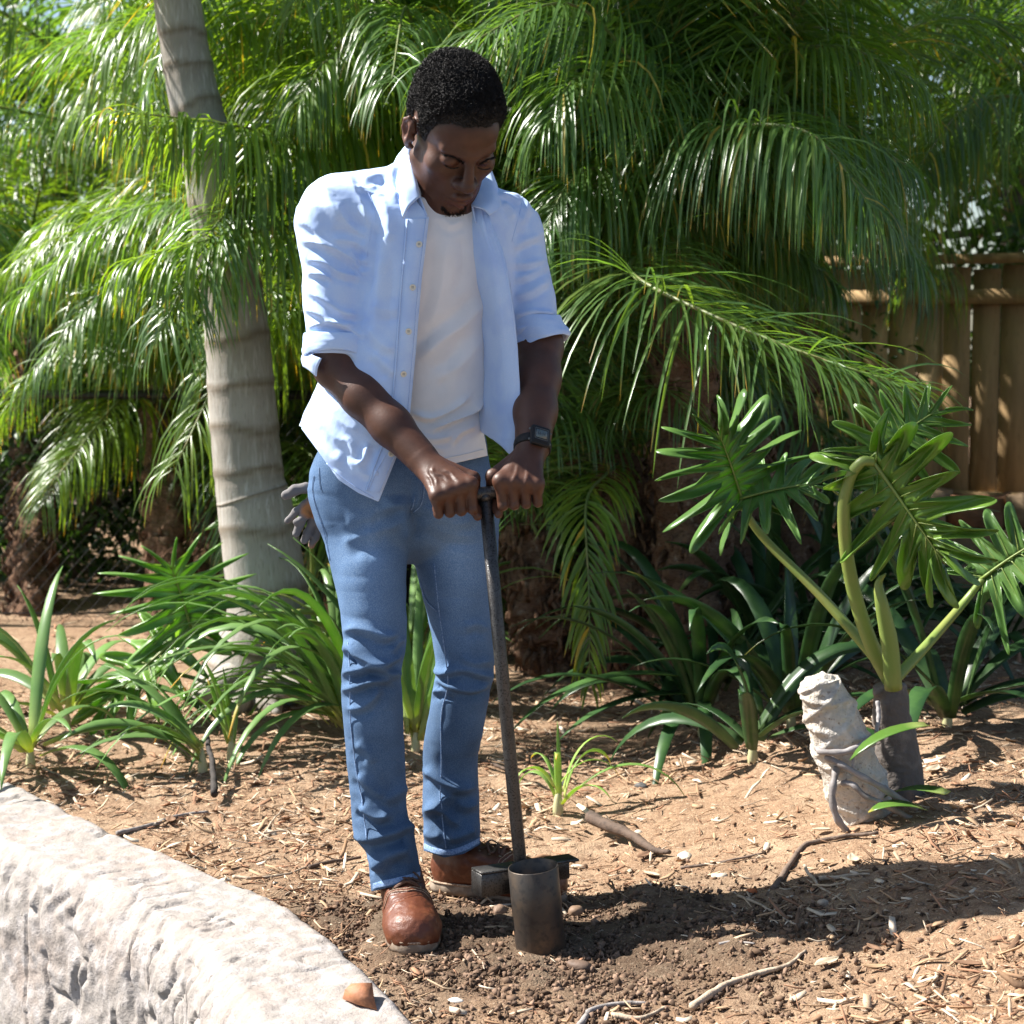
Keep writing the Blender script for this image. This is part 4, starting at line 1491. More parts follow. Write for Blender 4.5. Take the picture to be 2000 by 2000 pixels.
# leaf 2: stalk that bends over, blade hanging
s2 = [u_(1748, 1345, .10), u_(1700, 1255, .06), u_(1662, 1130, .02), u_(1648, 1010, -.02), u_(1658, 940, -.04), u_(1682, 903, -.06), u_(1708, 902, -.06)]
petiole(ph, s2, .021, .010)
lobed_blade(ph, s2[-1], np.array([.55, -.25, -.80]), np.array([-.55, -.80, -.15]), .27, .18, nl=8, droop=.05, wave=.10, seed=6, tint=(1.5, 1.35, .9))
lobed_blade(ph, s2[-1] + [0, .02, .01], np.array([.75, .10, .60]), np.array([-.3, -.9, .2]), .20, .13, nl=7, droop=.2, wave=.05, seed=7, tint=(1.3, 1.2, .9))
# unopened leaf sheath
V, F = tube(catmull([u_(1745, 1345, .02), u_(1738, 1260, .0), u_(1722, 1180, -.02), u_(1716, 1140, -.02), u_(1730, 1120, -.03)], 24), np.interp(np.linspace(0, 1, 24), [0, .3, .8, 1], [.020, .019, .008, .002]), 12)
part("leaf_sheath", V, F, M_stalk, ph)
for pts, t_ in (([crown, u_(1810, 1260, .2), u_(1880, 1180, .3), u_(1920, 1130, .3)], 0),):
    petiole(ph, pts, .015, .008)
    lobed_blade(ph, pts[-1], np.array([.5, -.3, .5 - .6 * t_]), np.array([-.2, -.8, .5]), .24, .17, nl=8, droop=.3, wave=.05, seed=20 + t_)
# small leaves by the edge of the stem
for k, (x, y, a) in enumerate([(1745, 1590, PI * 1.05), (1790, 1560, PI * .8), (1750, 1425, PI * 1.05)]):
    strap_leaf(ph, u_(x + 60, y - 10, -.12), a, .13 + .03 * k, .060, .35 - .2 * k, .5, M_strap, seg=8, tint=(.8, .9, .5), tipc=.93 if k == 0 else None, fold=.12)

# left-hand plant: leaf low beside the grey trunk
qb = gp_(668, 1345)
pl_ = thing("philodendron", "lobed philodendron leaf on a long stalk in front of the grey palm trunk", "plant", loc=qb)
QY = qb[1] - .35
st = [qb + [0, 0, .02], unp(655, 1230, QY + .2), unp(610, 1196, QY), unp(500, 1205, QY - .05), unp(372, 1222, QY - .1)]
petiole(pl_, st, .013, .008)
petiole(pl_, [qb + [.02, 0, .02], unp(648, 1240, QY + .2), unp(600, 1214, QY), unp(480, 1222, QY - .05), unp(368, 1228, QY - .1)], .011, .007)
lobed_blade(pl_, st[-1], np.array([-.20, -.25, .95]), np.array([.05, -.85, .45]), .26, .25, nl=8, droop=.35, wave=.06, seed=9, tint=(1.6, 1.45, 1.7))
lobed_blade(pl_, st[-1] + [0, 0, -.01], np.array([-.70, -.35, -.55]), np.array([-.2, -.6, .75]), .34, .20, nl=8, droop=.2, wave=.05, seed=10, tint=(1.5, 1.4, 1.0))
V, F = tube(catmull([unp(620, 1200, QY), unp(560, 1165, QY - .03), unp(500, 1155, QY - .06), unp(470, 1145, QY - .07)], 16), np.linspace(.009, .002, 16), 8, flat=.4)
part("stalk", V, F, M_stalk, pl_)
# lobed leaf behind the glove
rb = gp_(590, 1290)
pr_ = thing("philodendron", "bright lobed leaf peeping out behind the work glove", "plant", loc=rb)
tp = unp(600, 985, rb[1] - .3)
petiole(pr_, [rb, unp(610, 1120, rb[1] - .15), tp], .010, .006)
lobed_blade(pr_, tp, np.array([-.8, -.4, -.1]), np.array([0, -.5, .85]), .26, .16, nl=5, droop=.3, wave=.05, seed=12, tint=(1.3, 1.25, 1))

# ------------------------------------------------------------------ fences
M_plank = [mat("weathered_plank_%s" % n_, c_, rough=.85, spec=.2, noise=[(4, tuple(np.array(c_) * .75), .4, .65, 4, (6, 6, .7)), (26, tuple(np.array(c_) * .5), .58, .75, 5, (8, 8, .8))], bump=[(40, .4, .004, 'n', None, (8, 8, .6))])
           for n_, c_ in (("tan", (.50, .35, .17)), ("honey", (.54, .39, .21)), ("brown", (.42, .28, .14)))]
FA = math.radians(-24)
FD = np.array([math.cos(FA), math.sin(FA), 0])
FO = np.array([.62, 9.95, 0])
fpt = lambda q, off=0.0: FO + FD * q + np.array([FD[1], -FD[0], 0]) * off        # off > 0: towards the camera
fn_ = thing("wooden_fence", "tan wooden plank fence standing behind the palms and the philodendron", "fence", loc=(*fpt(1.2)[:2], float(gz(*fpt(1.2)[:2]))))
FZ = .36
x = 0
while x < 5.2:
    w_ = rng.uniform(.125, .15)
    hgt = 1.16 + rng.normal(0, .012)
    c0 = fpt(x + w_ / 2, rng.normal(0, .004))
    V, F = box((c0[0], c0[1], FZ + hgt / 2), (w_ - .007, .020, hgt), rotz(FA) @ roty(rng.normal(0, .004)))
    o = part("plank", V, F, M_plank[int(rng.integers(3))], fn_, smooth=False)
    x += w_
for zz_, th_, dp_, of_ in ((FZ + .05, .07, .05, .036), (FZ + 1.02, .07, .05, .036), (FZ + 1.20, .045, .11, .02)):
    c0 = fpt(2.6, of_)
    V, F = box((c0[0], c0[1], zz_), (5.3, dp_, th_), rotz(FA))
    part("rail", V, F, M_plank[2], fn_, smooth=False)
for xp in (.05, 1.05, 2.6, 4.2):
    c0 = fpt(xp, .10)
    V, F = box((c0[0], c0[1], .70), (.09, .07, 1.40), rotz(FA))
    part("post", V, F, M_plank[2], fn_, smooth=False)
# course of stone blocks under the fence
M_block = [mat("sandstone_block_%s" % n_, c_, rough=.9, noise=[(12, tuple(np.array(c_) * .65), .42, .62)], bump=[(40, .6, .01)]) for n_, c_ in (("rust", (.30, .15, .08)), ("tan", (.42, .29, .18)), ("grey", (.33, .30, .26)))]
bw_ = thing("stone_edging", "low course of rusty sandstone blocks under the wooden fence", "edging", loc=(*fpt(1.5, .12)[:2], float(gz(*fpt(1.5, .12)[:2]))))
for row_ in range(2):
    x = row_ * .12
    while x < 5.0:
        w_ = rng.uniform(.22, .42)
        bm = bmesh.new()
        bmesh.ops.create_cube(bm, size=1)
        bmesh.ops.subdivide_edges(bm, edges=bm.edges[:], cuts=2, use_grid_fill=True)
        v = np.array([q.co for q in bm.verts])
        f = [[q.index for q in p.verts] for p in bm.faces]
        bm.free()
        v = v * np.array([w_ - .012, .22, .158])
        v = v * (1 - .10 * (np.abs(v / np.array([w_, .22, .16])) ** 4).sum(1))[:, None] + .012 * rng.normal(size=v.shape)
        c0 = fpt(x + w_ / 2, .14)
        part("stone_block", v @ rotz(FA).T + np.array([c0[0], c0[1], .20 + row_ * .160]), f, M_block[int(rng.integers(3))], bw_)
        x += w_
M_black = mat("black_metal", (.015, .015, .017), rough=.45, spec=.5)
M_wire = mat("dark_wire", (.04, .04, .042), rough=.35, spec=.6, metal=.6)


def chain_mesh(x0, x1, z0f, z1, Y, cell=.055, r=.0010):
    vs = []
    W_, H_ = x1 - x0, z1
    n_ = int((W_ + 1.2) / cell)
    for s_ in (-1, 1):
        for k in range(n_):
            xs = x0 - .6 + k * cell
            pts = []
            for zc in np.linspace(0, 1, 10):
                z = z0f + (z1 - z0f) * zc
                xx = xs + s_ * (z - z0f) * .9 + (0 if s_ > 0 else .6)
                if x0 <= xx <= x1:
                    pts.append((xx, Y + .003 * s_, z))
            if len(pts) > 2:
                vs.append(tube(np.array(pts), r, 4, cap=False))
    return merge(vs)


cf_t = thing("chain_link_fence", "black chain link fence with round top rail behind the grey trunk", "fence", loc=(-2.2, 7.55, gz(-2.2, 7.55)))
zr = unp(420, 772, 7.55)[2]
part("top_rail", *tube(np.array([[-4.2, 7.55, zr], [-2.2, 7.55, zr + .004], [-.35, 7.55, zr]]), .019, 14), M_black, cf_t)
for xp in (-4.1, -2.72, -.40):
    part("post", *tube(np.array([[xp, 7.57, gz(xp, 7.55) - .1], [xp, 7.57, zr + .02]]), .022, 12), M_black, cf_t)
part("wire_mesh", *chain_mesh(-4.2, -.35, float(gz(-2, 7.55)) + .0, zr - .01, 7.55), M_wire, cf_t, kind="stuff")
part("bottom_wire", *tube(np.array([[-4.2, 7.55, gz(-2, 7.55) + .03], [-.35, 7.55, gz(-2, 7.55) + .03]]), .003, 6), M_wire, cf_t)
gt_ = thing("mesh_gate", "black framed wire mesh gate panel in front of the wooden fence", "gate", loc=(1.55, 8.7, gz(1.55, 8.7)))
gzb, gzt = unp(1450, 1043, 8.7)[2], unp(1450, 760, 8.7)[2]
gx0, gx1 = unp(1300, 1000, 8.7)[0], unp(1498, 1000, 8.7)[0]
for a, b in (((gx0, gzb), (gx1, gzb)), ((gx1, gzb), (gx1, gzt)), ((gx1, gzt), (gx0, gzt)), ((gx0, gzt), (gx0, gzb))):
    part("frame", *tube(np.array([[a[0], 8.7, a[1]], [b[0], 8.7, b[1]]]), .018, 10), M_black, gt_)
part("post", *box((gx1 + .07, 8.7, gzb + .28), (.055, .055, 1.35)), M_black, gt_, smooth=False)
part("wire_mesh", *chain_mesh(gx0, gx1, gzb, gzt, 8.7), M_wire, gt_, kind="stuff")
part("foot", *tube(np.array([[gx0, 8.7, gzb], [gx0, 8.7, gz(gx0, 8.7) - .05]]), .018, 10), M_black, gt_)
part("foot", *tube(np.array([[gx1, 8.7, gzb], [gx1, 8.7, gz(gx1, 8.7) - .05]]), .018, 10), M_black, gt_)
# ================================================================== the man with the planting auger
HYAW, HPIT, HROL = math.radians(25.8), math.radians(42.0), math.radians(-3.8)
HR = rotz(HYAW) @ rotx(HPIT) @ roty(HROL)
HC = unp(885, 264, 3.70)
HS = 1.035


def hp(x, y, z):
    return HC + HR @ (np.array([x, y, z]) * HS)


# handle bar of the auger (the hands close on it)
BAR_A, BAR_B = unp(842, 975, 3.586), unp(1060, 950, 3.614)
SH_TOP, SH_BOT = unp(947, 961, 3.60), unp(1017, 1692, 3.640)
BAR_R = .0122
bx = nrm(BAR_B - BAR_A)
bfr = np.array([0, -1.0, 0])
bfr = nrm(bfr - bx * (bfr @ bx))
bup = np.cross(bfr, bx)
if bup[2] < 0:
    bup = -bup


def bar_at(x, phi, r):
    """point beside the bar at pixel column x, phi degrees up from the front, r from the bar's axis"""
    a, b = proj(BAR_A)[0], proj(BAR_B)[0]
    c = BAR_A + (BAR_B - BAR_A) * ((x - a) / (b - a))
    p = math.radians(phi)
    return c + r * (math.cos(p) * bfr + math.sin(p) * bup)


# ------------------------------------------------------------------ body (head, neck, torso, arms, hands: one surface)
B = Field((-.47, 3.45, .79), (.14, 4.02, 1.80), .0023)
e3 = lambda x, y, z, r, k=.01, op='u', R=None: B.ell(hp(x, y, z), np.array(r) * HS, HR if R is None else HR @ R, k, op)
c3 = lambda a, b, ra, rb, k=.01, op='u': B.cone(hp(*a), hp(*b), ra * HS, rb * HS, k, op)
e3(0, .018, .035, (.0725, .099, .090), .01)                 # cranium
e3(0, -.028, -.045, (.060, .062, .072), .03)               # face
e3(0, -.045, .045, (.058, .046, .045), .03)                # forehead
c3((-.018, -.071, -.106), (.018, -.071, -.106), .019, .019, .022)   # chin
for sx in (-1, 1):
    c3((sx * .056, .002, -.052), (sx * .030, -.058, -.098), .017, .017, .025)   # jaw line
    e3(sx * .043, -.057, -.020, (.022, .022, .018), .030)   # cheek bone
    c3((sx * .012, -.088, .020), (sx * .044, -.074, .026), .0105, .009, .012)   # brow ridge
    e3(sx * .032, -.099, .004, (.019, .013, .012), .012, 's')                   # socket
    e3(sx * .032, -.0755, .003, (.0165, .0150, .0135), .004)                    # lowered lid over the eye
    c3((sx * .022, -.0905, -.0055), (sx * .043, -.0855, -.0050), .0022, .0018, .003, 's')  # slit under the lid
e3(0, -.078, -.066, (.034, .022, .030), .016)              # muzzle
c3((0, -.088, .016), (0, -.106, -.020), .0085, .0105, .010)           # bridge of the nose
e3(0, -.110, -.034, (.0145, .0145, .0120), .007)           # tip
for sx in (-1, 1):
    e3(sx * .0150, -.0985, -.037, (.0100, .0120, .0090), .009)  # wings
    e3(sx * .0085, -.1050, -.0475, (.0045, .0065, .0045), .003, 's')
# lips
B.chain([hp(-.027, -.0885, -.0705), hp(-.011, -.0995, -.0655), hp(0, -.1015, -.0670), hp(.011, -.0995, -.0655), hp(.027, -.0885, -.0705)],
        np.array([.0035, .0072, .0068, .0072, .0035]) * HS, .004)
B.chain([hp(-.024, -.0880, -.0765), hp(0, -.0995, -.0815), hp(.024, -.0880, -.0765)], np.array([.0038, .0090, .0038]) * HS, .004)
B.chain([hp(-.030, -.0905, -.0725), hp(-.012, -.1065, -.0735), hp(0, -.1080, -.0745), hp(.012, -.1065, -.0735), hp(.030, -.0905, -.0725)],
        np.array([.0022, .0026, .0026, .0026, .0022]) * HS, .003, 's')
e3(0, -.098, -.0935, (.018, .008, .006), .008, 's')       # dip under the lower lip
# ears
for sx in (-1, 1):
    Re = rotz(sx * .42)
    e3(sx * .0800, .015, -.003, (.0110, .0200, .0290), .008, R=Re)
    e3(sx * .0915, .010, .001, (.0055, .0100, .0160), .004, 's', R=Re)
    rim = [(sx * .0780, -.001, .010), (sx * .0815, .005, .024), (sx * .0865, .016, .0275), (sx * .0895, .026, .017), (sx * .0890, .027, .000),
           (sx * .0850, .021, -.019), (sx * .0795, .009, -.030), (sx * .0755, .002, -.027)]
    B.chain([hp(*q) for q in rim], np.array([.003, .0035, .0040, .0042, .0042, .0042, .0050, .0045]) * HS, .0035)
    e3(sx * .0790, -.003, -.006, (.004, .004, .006), .004)
# neck and torso
NB = unp(852, 372, 3.80)
B.cone(hp(0, .030, -.060), NB, .058, .062, .03)
B.cone(hp(0, -.015, -.070), NB + np.array([.012, -.03, -.02]), .045, .048, .02)
TORSO = [(400, 700, 978, 3.80, .090), (470, 696, 982, 3.80, .105), (560, 712, 960, 3.815, .108), (650, 724, 944, 3.83, .105),
         (768, 722, 945, 3.85, .105), (830, 712, 940, 3.86, .108), (930, 700, 955, 3.87, .115)]
B.slices(TORSO, .03, yaw=.42, pad=-.012)
SHO_R, SHO_L = unp(664, 440, 3.745), unp(992, 446, 3.865)
B.cone(NB + np.array([-.03, 0, -.03]), SHO_R, .05, .052, .04)
B.cone(NB + np.array([.03, 0, -.03]), SHO_L, .05, .052, .04)
ELB_R, ELB_L = unp(657, 716, 3.735), unp(1056, 676, 3.80)
WRI_R, WRI_L = unp(822, 893, 3.628), unp(1040, 872, 3.648)
B.cone(SHO_R, ELB_R, .050, .042, .03)
B.cone(SHO_L, ELB_L, .050, .042, .03)


def along(a, b, t):
    return a + (b - a) * t


B.chain([ELB_R, along(ELB_R, WRI_R, .33), along(ELB_R, WRI_R, .66), WRI_R], [.0435, .0430, .0375, .0318], .02)
B.chain([ELB_L, along(ELB_L, WRI_L, .33), along(ELB_L, WRI_L, .66), WRI_L], [.0420, .0425, .0395, .0340], .02)
# tendons and veins on the sunlit forearm / hand
FING = {'R': [(851, 4, 0), (873, 12, 1), (895, 20, 2), (917, 26, 3)], 'L': [(976, 26, 3), (998, 20, 2), (1021, 13, 1), (1044, 5, 0)]}
for side, W in (('R', WRI_R), ('L', WRI_L)):
    mcps = []
    for (x, ph, i) in FING[side]:
        rr = [.0090, .0099, .0103, .0101][i]
        mcp = bar_at(x, ph + 8, .0375)
        pip = bar_at(x, -52 + 2 * i, .0350)
        dip = bar_at(x + (1 if side == 'R' else -1), -122, .0255)
        tip = bar_at(x + (2 if side == 'R' else -2), -185, .0225)
        mcps.append(mcp)
        B.cone(mcp, pip, rr + .0010, rr + .0004, .0022)
        B.cone(pip, dip, rr, rr * .92, .002)
        B.cone(dip, tip, rr * .92, rr * .8, .002)
        B.ell(pip + bfr * .003, (rr * .98,) * 3, None, .002)
        B.ell(mcp + bup * .002 + bfr * .001, (rr * 1.12, rr * 1.05, rr * 1.0), None, .006)
        root = W + (mcp - W) * .12
        B.cone(root, mcp, .0185, rr + .0040, .014)
        B.cone(along(W, mcp, .35) + bup * .007, mcp + bup * .0045, .0050, .0042, .008)   # extensor tendon
    cen = np.mean(mcps, 0)
    B.cone(along(W, cen, .25) - bup * .012 - bfr * .006, along(W, cen, .8) - bup * .010 - bfr * .010, .022, .018, .015)
    # thumb: leaves the side of the palm near its base and closes under the bar
    ix = FING[side][3 if side == 'R' else 0][0]
    s = 1 if side == 'R' else -1
    t0 = along(W, mcps[3 if side == 'R' else 0], .22) + bx * (.016 * s) - bup * .006
    t1 = bar_at(ix + 10 * s, 100, .030)
    t2 = bar_at(ix + 13 * s, 195, .0265)
    t3 = bar_at(ix + 8 * s, 268, .0300)
    t4 = bar_at(ix + 9 * s, 290, .0440)
    B.chain([t0, t1, t2, t3, t4], [.016, .0135, .0115, .0108, .0085], .006)
veins = [[(838, 915), (852, 925), (866, 928), (876, 938)], [(846, 912), (845, 924), (852, 936), (853, 948)],
         [(866, 918), (880, 922), (888, 932), (896, 936)], [(836, 928), (842, 936), (846, 950)]]
BV, BQ = B.mesh(1)
bv = bvh_of(BV, BQ)
BV = folds(BV, BQ, [(v, 3.0, 1.5) for v in veins] +
           [([(1012, 905), (1008, 925), (1000, 945)], 3.5, 1.2), ([(1030, 905), (1030, 930), (1026, 950)], 3.5, 1.2)])
lc = ((BV - HC) @ HR) / HS          # head coordinates
tint = np.ones((len(BV), 3))


def gauss(c, r):
    return np.exp(-(((lc - np.array(c)) / np.array(r)) ** 2).sum(1))


lip = np.clip(gauss((0, -.100, -.0825), (.022, .02, .0075)) + .35 * gauss((0, -.100, -.066), (.024, .02, .005)), 0, 1)
tint += lip[:, None] * np.array([.75, .22, .2])
ear = gauss((-.086, .014, 0), (.012, .014, .02)) + gauss((.086, .014, 0), (.012, .014, .02))
tint += ear[:, None] * np.array([.5, .15, .1])
tint -= (.22 * gauss((0, -.095, -.056), (.026, .02, .007)))[:, None]      # moustache shadow
tint *= (1 + .10 * fbm(BV * 60, 3))[:, None]
TINT_BODY = tint
M_skin = mat("skin", (.084, .034, .019), rough=.48, spec=.42, noise=(35, (.064, .026, .014), .4, .75), attr="tint",
             bump=[(1100, .22, .0007), (300, .22, .0012), (60, .12, .003)], sub=.10)
person = thing("person", "person in open light blue shirt and jeans bending over the planting auger, looking down", "person",
               loc=(-.14, 3.75, 0))

# ------------------------------------------------------------------ hair, brows, lashes, beard
def hairline(p):
    x, y, z = p[:, 0], p[:, 1], p[:, 2]
    yy = np.array([-.12, -.085, -.066, -.050, -.036, -.024, -.008, .004, .020, .034, .050, .12])
    zz = np.array([.074, .078, .075, .062, .036, .006, .006, .034, .040, .036, -.035, -.055])
    return z - np.interp(y, yy, zz) - .0015 * np.sin(x * 150 + 1.0) - .0015 * vnoise(p * 90) - .0028 * vnoise(p * 420)


hf = hairline(lc)
nearh = (np.abs(lc).max(1) < .16) & (lc[:, 2] > -.06)
TINT_BODY = TINT_BODY * (1 - .62 * np.where(nearh, np.exp(-np.clip(-hf - .001, 0, 1) / .0045), 0))[:, None]
body = part("body", BV, BQ, M_skin, person, attrs={"tint": TINT_BODY})
hf[np.abs(lc).max(1) > .16] = -1
hf[(lc[:, 2] < -.07)] = -1
BN = vnormals(BV, BQ)
sel = hf[BQ].max(1) > -.02
hq = BQ[sel]
hu, hi_ = np.unique(hq, return_inverse=True)
HV, HT, (HL, HN, HF) = clip_mesh(BV[hu], hi_.reshape(-1, 4), hf[hu], [lc[hu], BN[hu], hf[hu]])
HN = nrm(HN)
top = np.clip((HL[:, 2] - .045) / .065, 0, 1)
top = top * top * (3 - 2 * top)
front = np.clip((-HL[:, 1] - .02) / .06, 0, 1)
thick = np.clip(HF / .016, 0, 1) * (.0035 + .0135 * top + .002 * front * np.clip(HF / .03, 0, 1)) + .001
thick *= 1 + .16 * fbm(HL * 26, 2)
HV = HV + HN * thick[:, None] * HS
for _ in range(3):
    HV2 = lap(HV, HT, .5)
    inner = HF > .004
    HV[inner] = HV2[inner]
HN = vnormals(HV, HT)
dens = HF
M_hair = mat("black_curly_hair", (.026, .022, .020), rough=.62, spec=.45, bump=[(420, 1.0, .006, 'v'), (900, .6, .003)])
bump_h = .0032 * fbm(HL * 110, 3) * np.clip(HF / .02, 0, 1)
hair = part("hair", HV + HN * bump_h[:, None], HT, M_hair, person)
# curls standing off the hair's surface
ta = np.linalg.norm(np.cross(HV[HT[:, 1]] - HV[HT[:, 0]], HV[HT[:, 2]] - HV[HT[:, 0]]), axis=1)
nc = 16000
tri = rng.choice(len(HT), nc, p=ta / ta.sum())
w_ = rng.dirichlet((1, 1, 1), nc)
cp = (HV[HT[tri]] * w_[:, :, None]).sum(1)
cn = nrm((HN[HT[tri]] * w_[:, :, None]).sum(1) + rng.normal(0, .35, (nc, 3)))
cf = (HF[HT[tri]] * w_).sum(1)
scl = np.clip(cf / .03, .18, 1) * rng.uniform(.7, 1.25, nc)
tx = nrm(np.cross(cn, rng.normal(size=(nc, 3))))
ty = np.cross(cn, tx)
m_ = 6
tt = np.linspace(0, 1, m_)
ang = tt[None] * rng.uniform(5, 9, (nc, 1)) + rng.uniform(0, 6.3, (nc, 1))
rad = (.0017 * scl)[:, None] * np.linspace(.7, 1.1, m_)[None]
cen = cp[:, None] + cn[:, None] * ((tt[None] * .0110 - .0030) * scl[:, None])[:, :, None]
cl = cen + rad[:, :, None] * (np.cos(ang)[:, :, None] * tx[:, None] + np.sin(ang)[:, :, None] * ty[:, None])
# thin three-sided strands
tg = nrm(np.gradient(cl, axis=1))
s1 = nrm(np.cross(tg, cn[:, None] + 1e-3))
s2 = np.cross(tg, s1)
hw = (.00040 + .00010 * scl)[:, None, None]
ring = np.stack([cl + hw * s1, cl - .5 * hw * s1 + .87 * hw * s2, cl - .5 * hw * s1 - .87 * hw * s2], 2)
CV = ring.reshape(-1, 3)
gf = grid_faces(m_, 3, True)
CF = (gf[None] + (np.arange(nc) * m_ * 3)[:, None, None]).reshape(-1, 4)
part("curls", CV, CF, M_hair, hair, kind="stuff")


def bristles(path, n, wd, ln, mat_, name, parent, r=.0006, dirv=None):
    vs = []
    L = catmull(path, 40)
    for k in range(n):
        q = L[rng.integers(40)] + rng.normal(0, wd, 2)
        p, nn = on(bv, q[0], q[1], .0003)
        if p is None or np.abs(((p - HC) @ HR) / HS).max() > .135 or (((p - HC) @ HR) / HS)[1] > -.03:
            continue
        d = nrm(nn * .5 + rng.normal(0, .35, 3) + (np.array(dirv) if dirv is not None else 0))
        vs.append(tube(np.array([p, p + d * ln * rng.uniform(.6, 1.1)]), [r, r * .4], 3, cap=False))
    V, F = merge(vs)
    return part(name, V, F, mat_, parent)


bristles([(867, 303), (880, 304), (892, 309), (907, 319)], 120, 1.1, .006, M_hair, "eyebrow", person, dirv=(-.8, 0, .2))
bristles([(935, 321), (946, 315), (958, 310), (968, 308)], 100, 1.0, .006, M_hair, "eyebrow", person, dirv=(.8, 0, .2))
for path in ([(868, 321), (876, 327), (886, 329), (896, 327)], [(933, 327), (942, 331), (951, 331), (958, 328)]):
    pts = [on(bv, x, y, .0006)[0] for x, y in catmull(path, 10)]
    pts = [p for p in pts if p is not None]
    V, F = tube(np.array(pts), [.0006] + [.0013] * (len(pts) - 2) + [.0006], 5)
    part("eyelashes", V, F, M_hair, person)
bristles([(864, 404), (869, 412), (878, 418), (890, 419), (902, 414), (908, 405)], 230, 2.2, .005, M_hair, "beard", person, r=.0007, dirv=(0, -.2, -.8))

# ------------------------------------------------------------------ white T-shirt
T_ = Field((-.36, 3.60, .86), (.08, 4.05, 1.66), .0032)
T_.slices([(395, 700, 980, 3.80, .09), (470, 690, 988, 3.80, .112), (560, 704, 966, 3.812, .118), (650, 716, 952, 3.825, .116),
           (768, 716, 953, 3.845, .118), (815, 706, 938, 3.855, .120), (890, 694, 949, 3.865, .128), (960, 690, 955, 3.87, .130)], .03, yaw=.42, pw=2.3)
T_.cone(NB + np.array([-.02, 0, -.03]), SHO_R, .068, .058, .04)
T_.cone(NB + np.array([.03, 0, -.03]), SHO_L, .068, .058, .04)
T_.cone(NB + np.array([.005, -.01, 0]), NB + np.array([.01, -.02, .012]), .074, .070, .03)
TV, TQ = T_.mesh(2)
fs = [([(948, 585), (905, 632), (861, 664), (819, 703)], 13, 5.5), ([(940, 660), (905, 705), (850, 745)], 12, 4),
      ([(805, 806), (842, 816), (886, 795), (915, 775)], 6, 7), ([(845, 838), (880, 822), (915, 806), (945, 782)], 6, 8),
      ([(815, 850), (850, 858), (885, 850)], 7, 3.5), ([(870, 470), (862, 560), (842, 640)], 13, 2.5), ([(900, 455), (905, 520), (890, 580)], 12, -2.5),
      ([(860, 770), (880, 700), (900, 650)], 10, -2.2), ([(880, 870), (900, 845), (930, 830)], 6, 3), ([(800, 880), (830, 868), (870, 880)], 7, 2.5),
      ([(860, 420), (880, 440), (905, 430)], 7, 2)]
TV = folds(TV, TQ, [(a_, b_, c_ * 1.6) for a_, b_, c_ in fs])
TN = vnormals(TV, TQ)
TV += TN * (.0022 * fbm(TV * np.array([9, 9, 6]), 3))[:, None]
P = proj(TV)
f = np.interp(P[:, 0], [600, 771, 850, 948, 1000], [921, 920, 914, 891, 880]) - P[:, 1]
nax = nrm(hp(0, .01, -.06) - NB)
g = .050 - (TV - NB - np.array([.006, -.014, 0])) @ nrm(nax + np.array([0, -.25, 0]))
TV, TT, _ = clip_mesh(TV, TQ, np.minimum(f, g * 1000))
M_tee = mat("white_cotton", (.78, .78, .80), rough=.9, spec=.15, sheen=.15, noise=(14, (.72, .72, .74), .45, .7),
            bump=[(1300, .15, .0006), (90, .12, .003)])
tee = part("t_shirt", TV, TT, M_tee, person)
tee.modifiers.new("thick", 'SOLIDIFY').thickness = .0022
tbv = bvh_of(TV, TT)
hem = [on(tbv, x, y, .0012)[0] for x, y in catmull([(776, 905), (830, 902), (900, 889), (944, 878)], 30)]
V, F = tube(np.array([h_ for h_ in hem if h_ is not None]), .0011, 5)
part("hem_seam", V, F, M_tee, tee)

# ------------------------------------------------------------------ jeans
J = Field((-.42, 3.60, .05), (.06, 4.06, 1.02), .0033)
J.slices([(850, 640, 948, 3.86, .118), (906, 612, 956, 3.86, .128), (960, 607, 972, 3.87, .132), (1015, 622, 970, 3.87, .120), (1055, 660, 945, 3.87, .092), (1085, 720, 890, 3.87, .045), (1100, 780, 830, 3.87, .012)], .03, yaw=.38)
J.slices([(960, 607, 800, 3.845, .100), (1041, 630, 803, 3.83, .096), (1100, 644, 795, 3.80, .090), (1193, 664, 794, 3.775, .082), (1261, 670, 793, 3.76, .076),
          (1317, 667, 784, 3.75, .071), (1358, 667, 786, 3.755, .069), (1473, 675, 791, 3.765, .067), (1550, 682, 794, 3.765, .065), (1598, 685, 798, 3.76, .065),
          (1636, 693, 811, 3.755, .064), (1662, 714, 815, 3.75, .062), (1700, 721, 822, 3.745, .063), (1752, 727, 829, 3.738, .066)], .016)
J.slices([(960, 792, 972, 3.89, .100), (1041, 803, 974, 3.90, .094), (1131, 817, 973, 3.90, .085), (1209, 836, 970, 3.90, .076), (1302, 850, 965, 3.90, .069),
          (1358, 843, 957, 3.91, .067), (1442, 828, 943, 3.92, .065), (1488, 826, 935, 3.93, .063), (1566, 825, 938, 3.935, .063), (1640, 826, 940, 3.935, .064),
          (1690, 826, 939, 3.935, .066)], .016)
JV, JQ = J.mesh(2)
z4 = lambda *p: [(560 + x / 3.22, 1100 + y / 3.22) for x, y in p]
z5 = lambda *p: [(640 + x / 3.715, 1550 + y / 3.715) for x, y in p]
z3 = lambda *p: [(540 + x / 3.116, 640 + y / 3.116) for x, y in p]
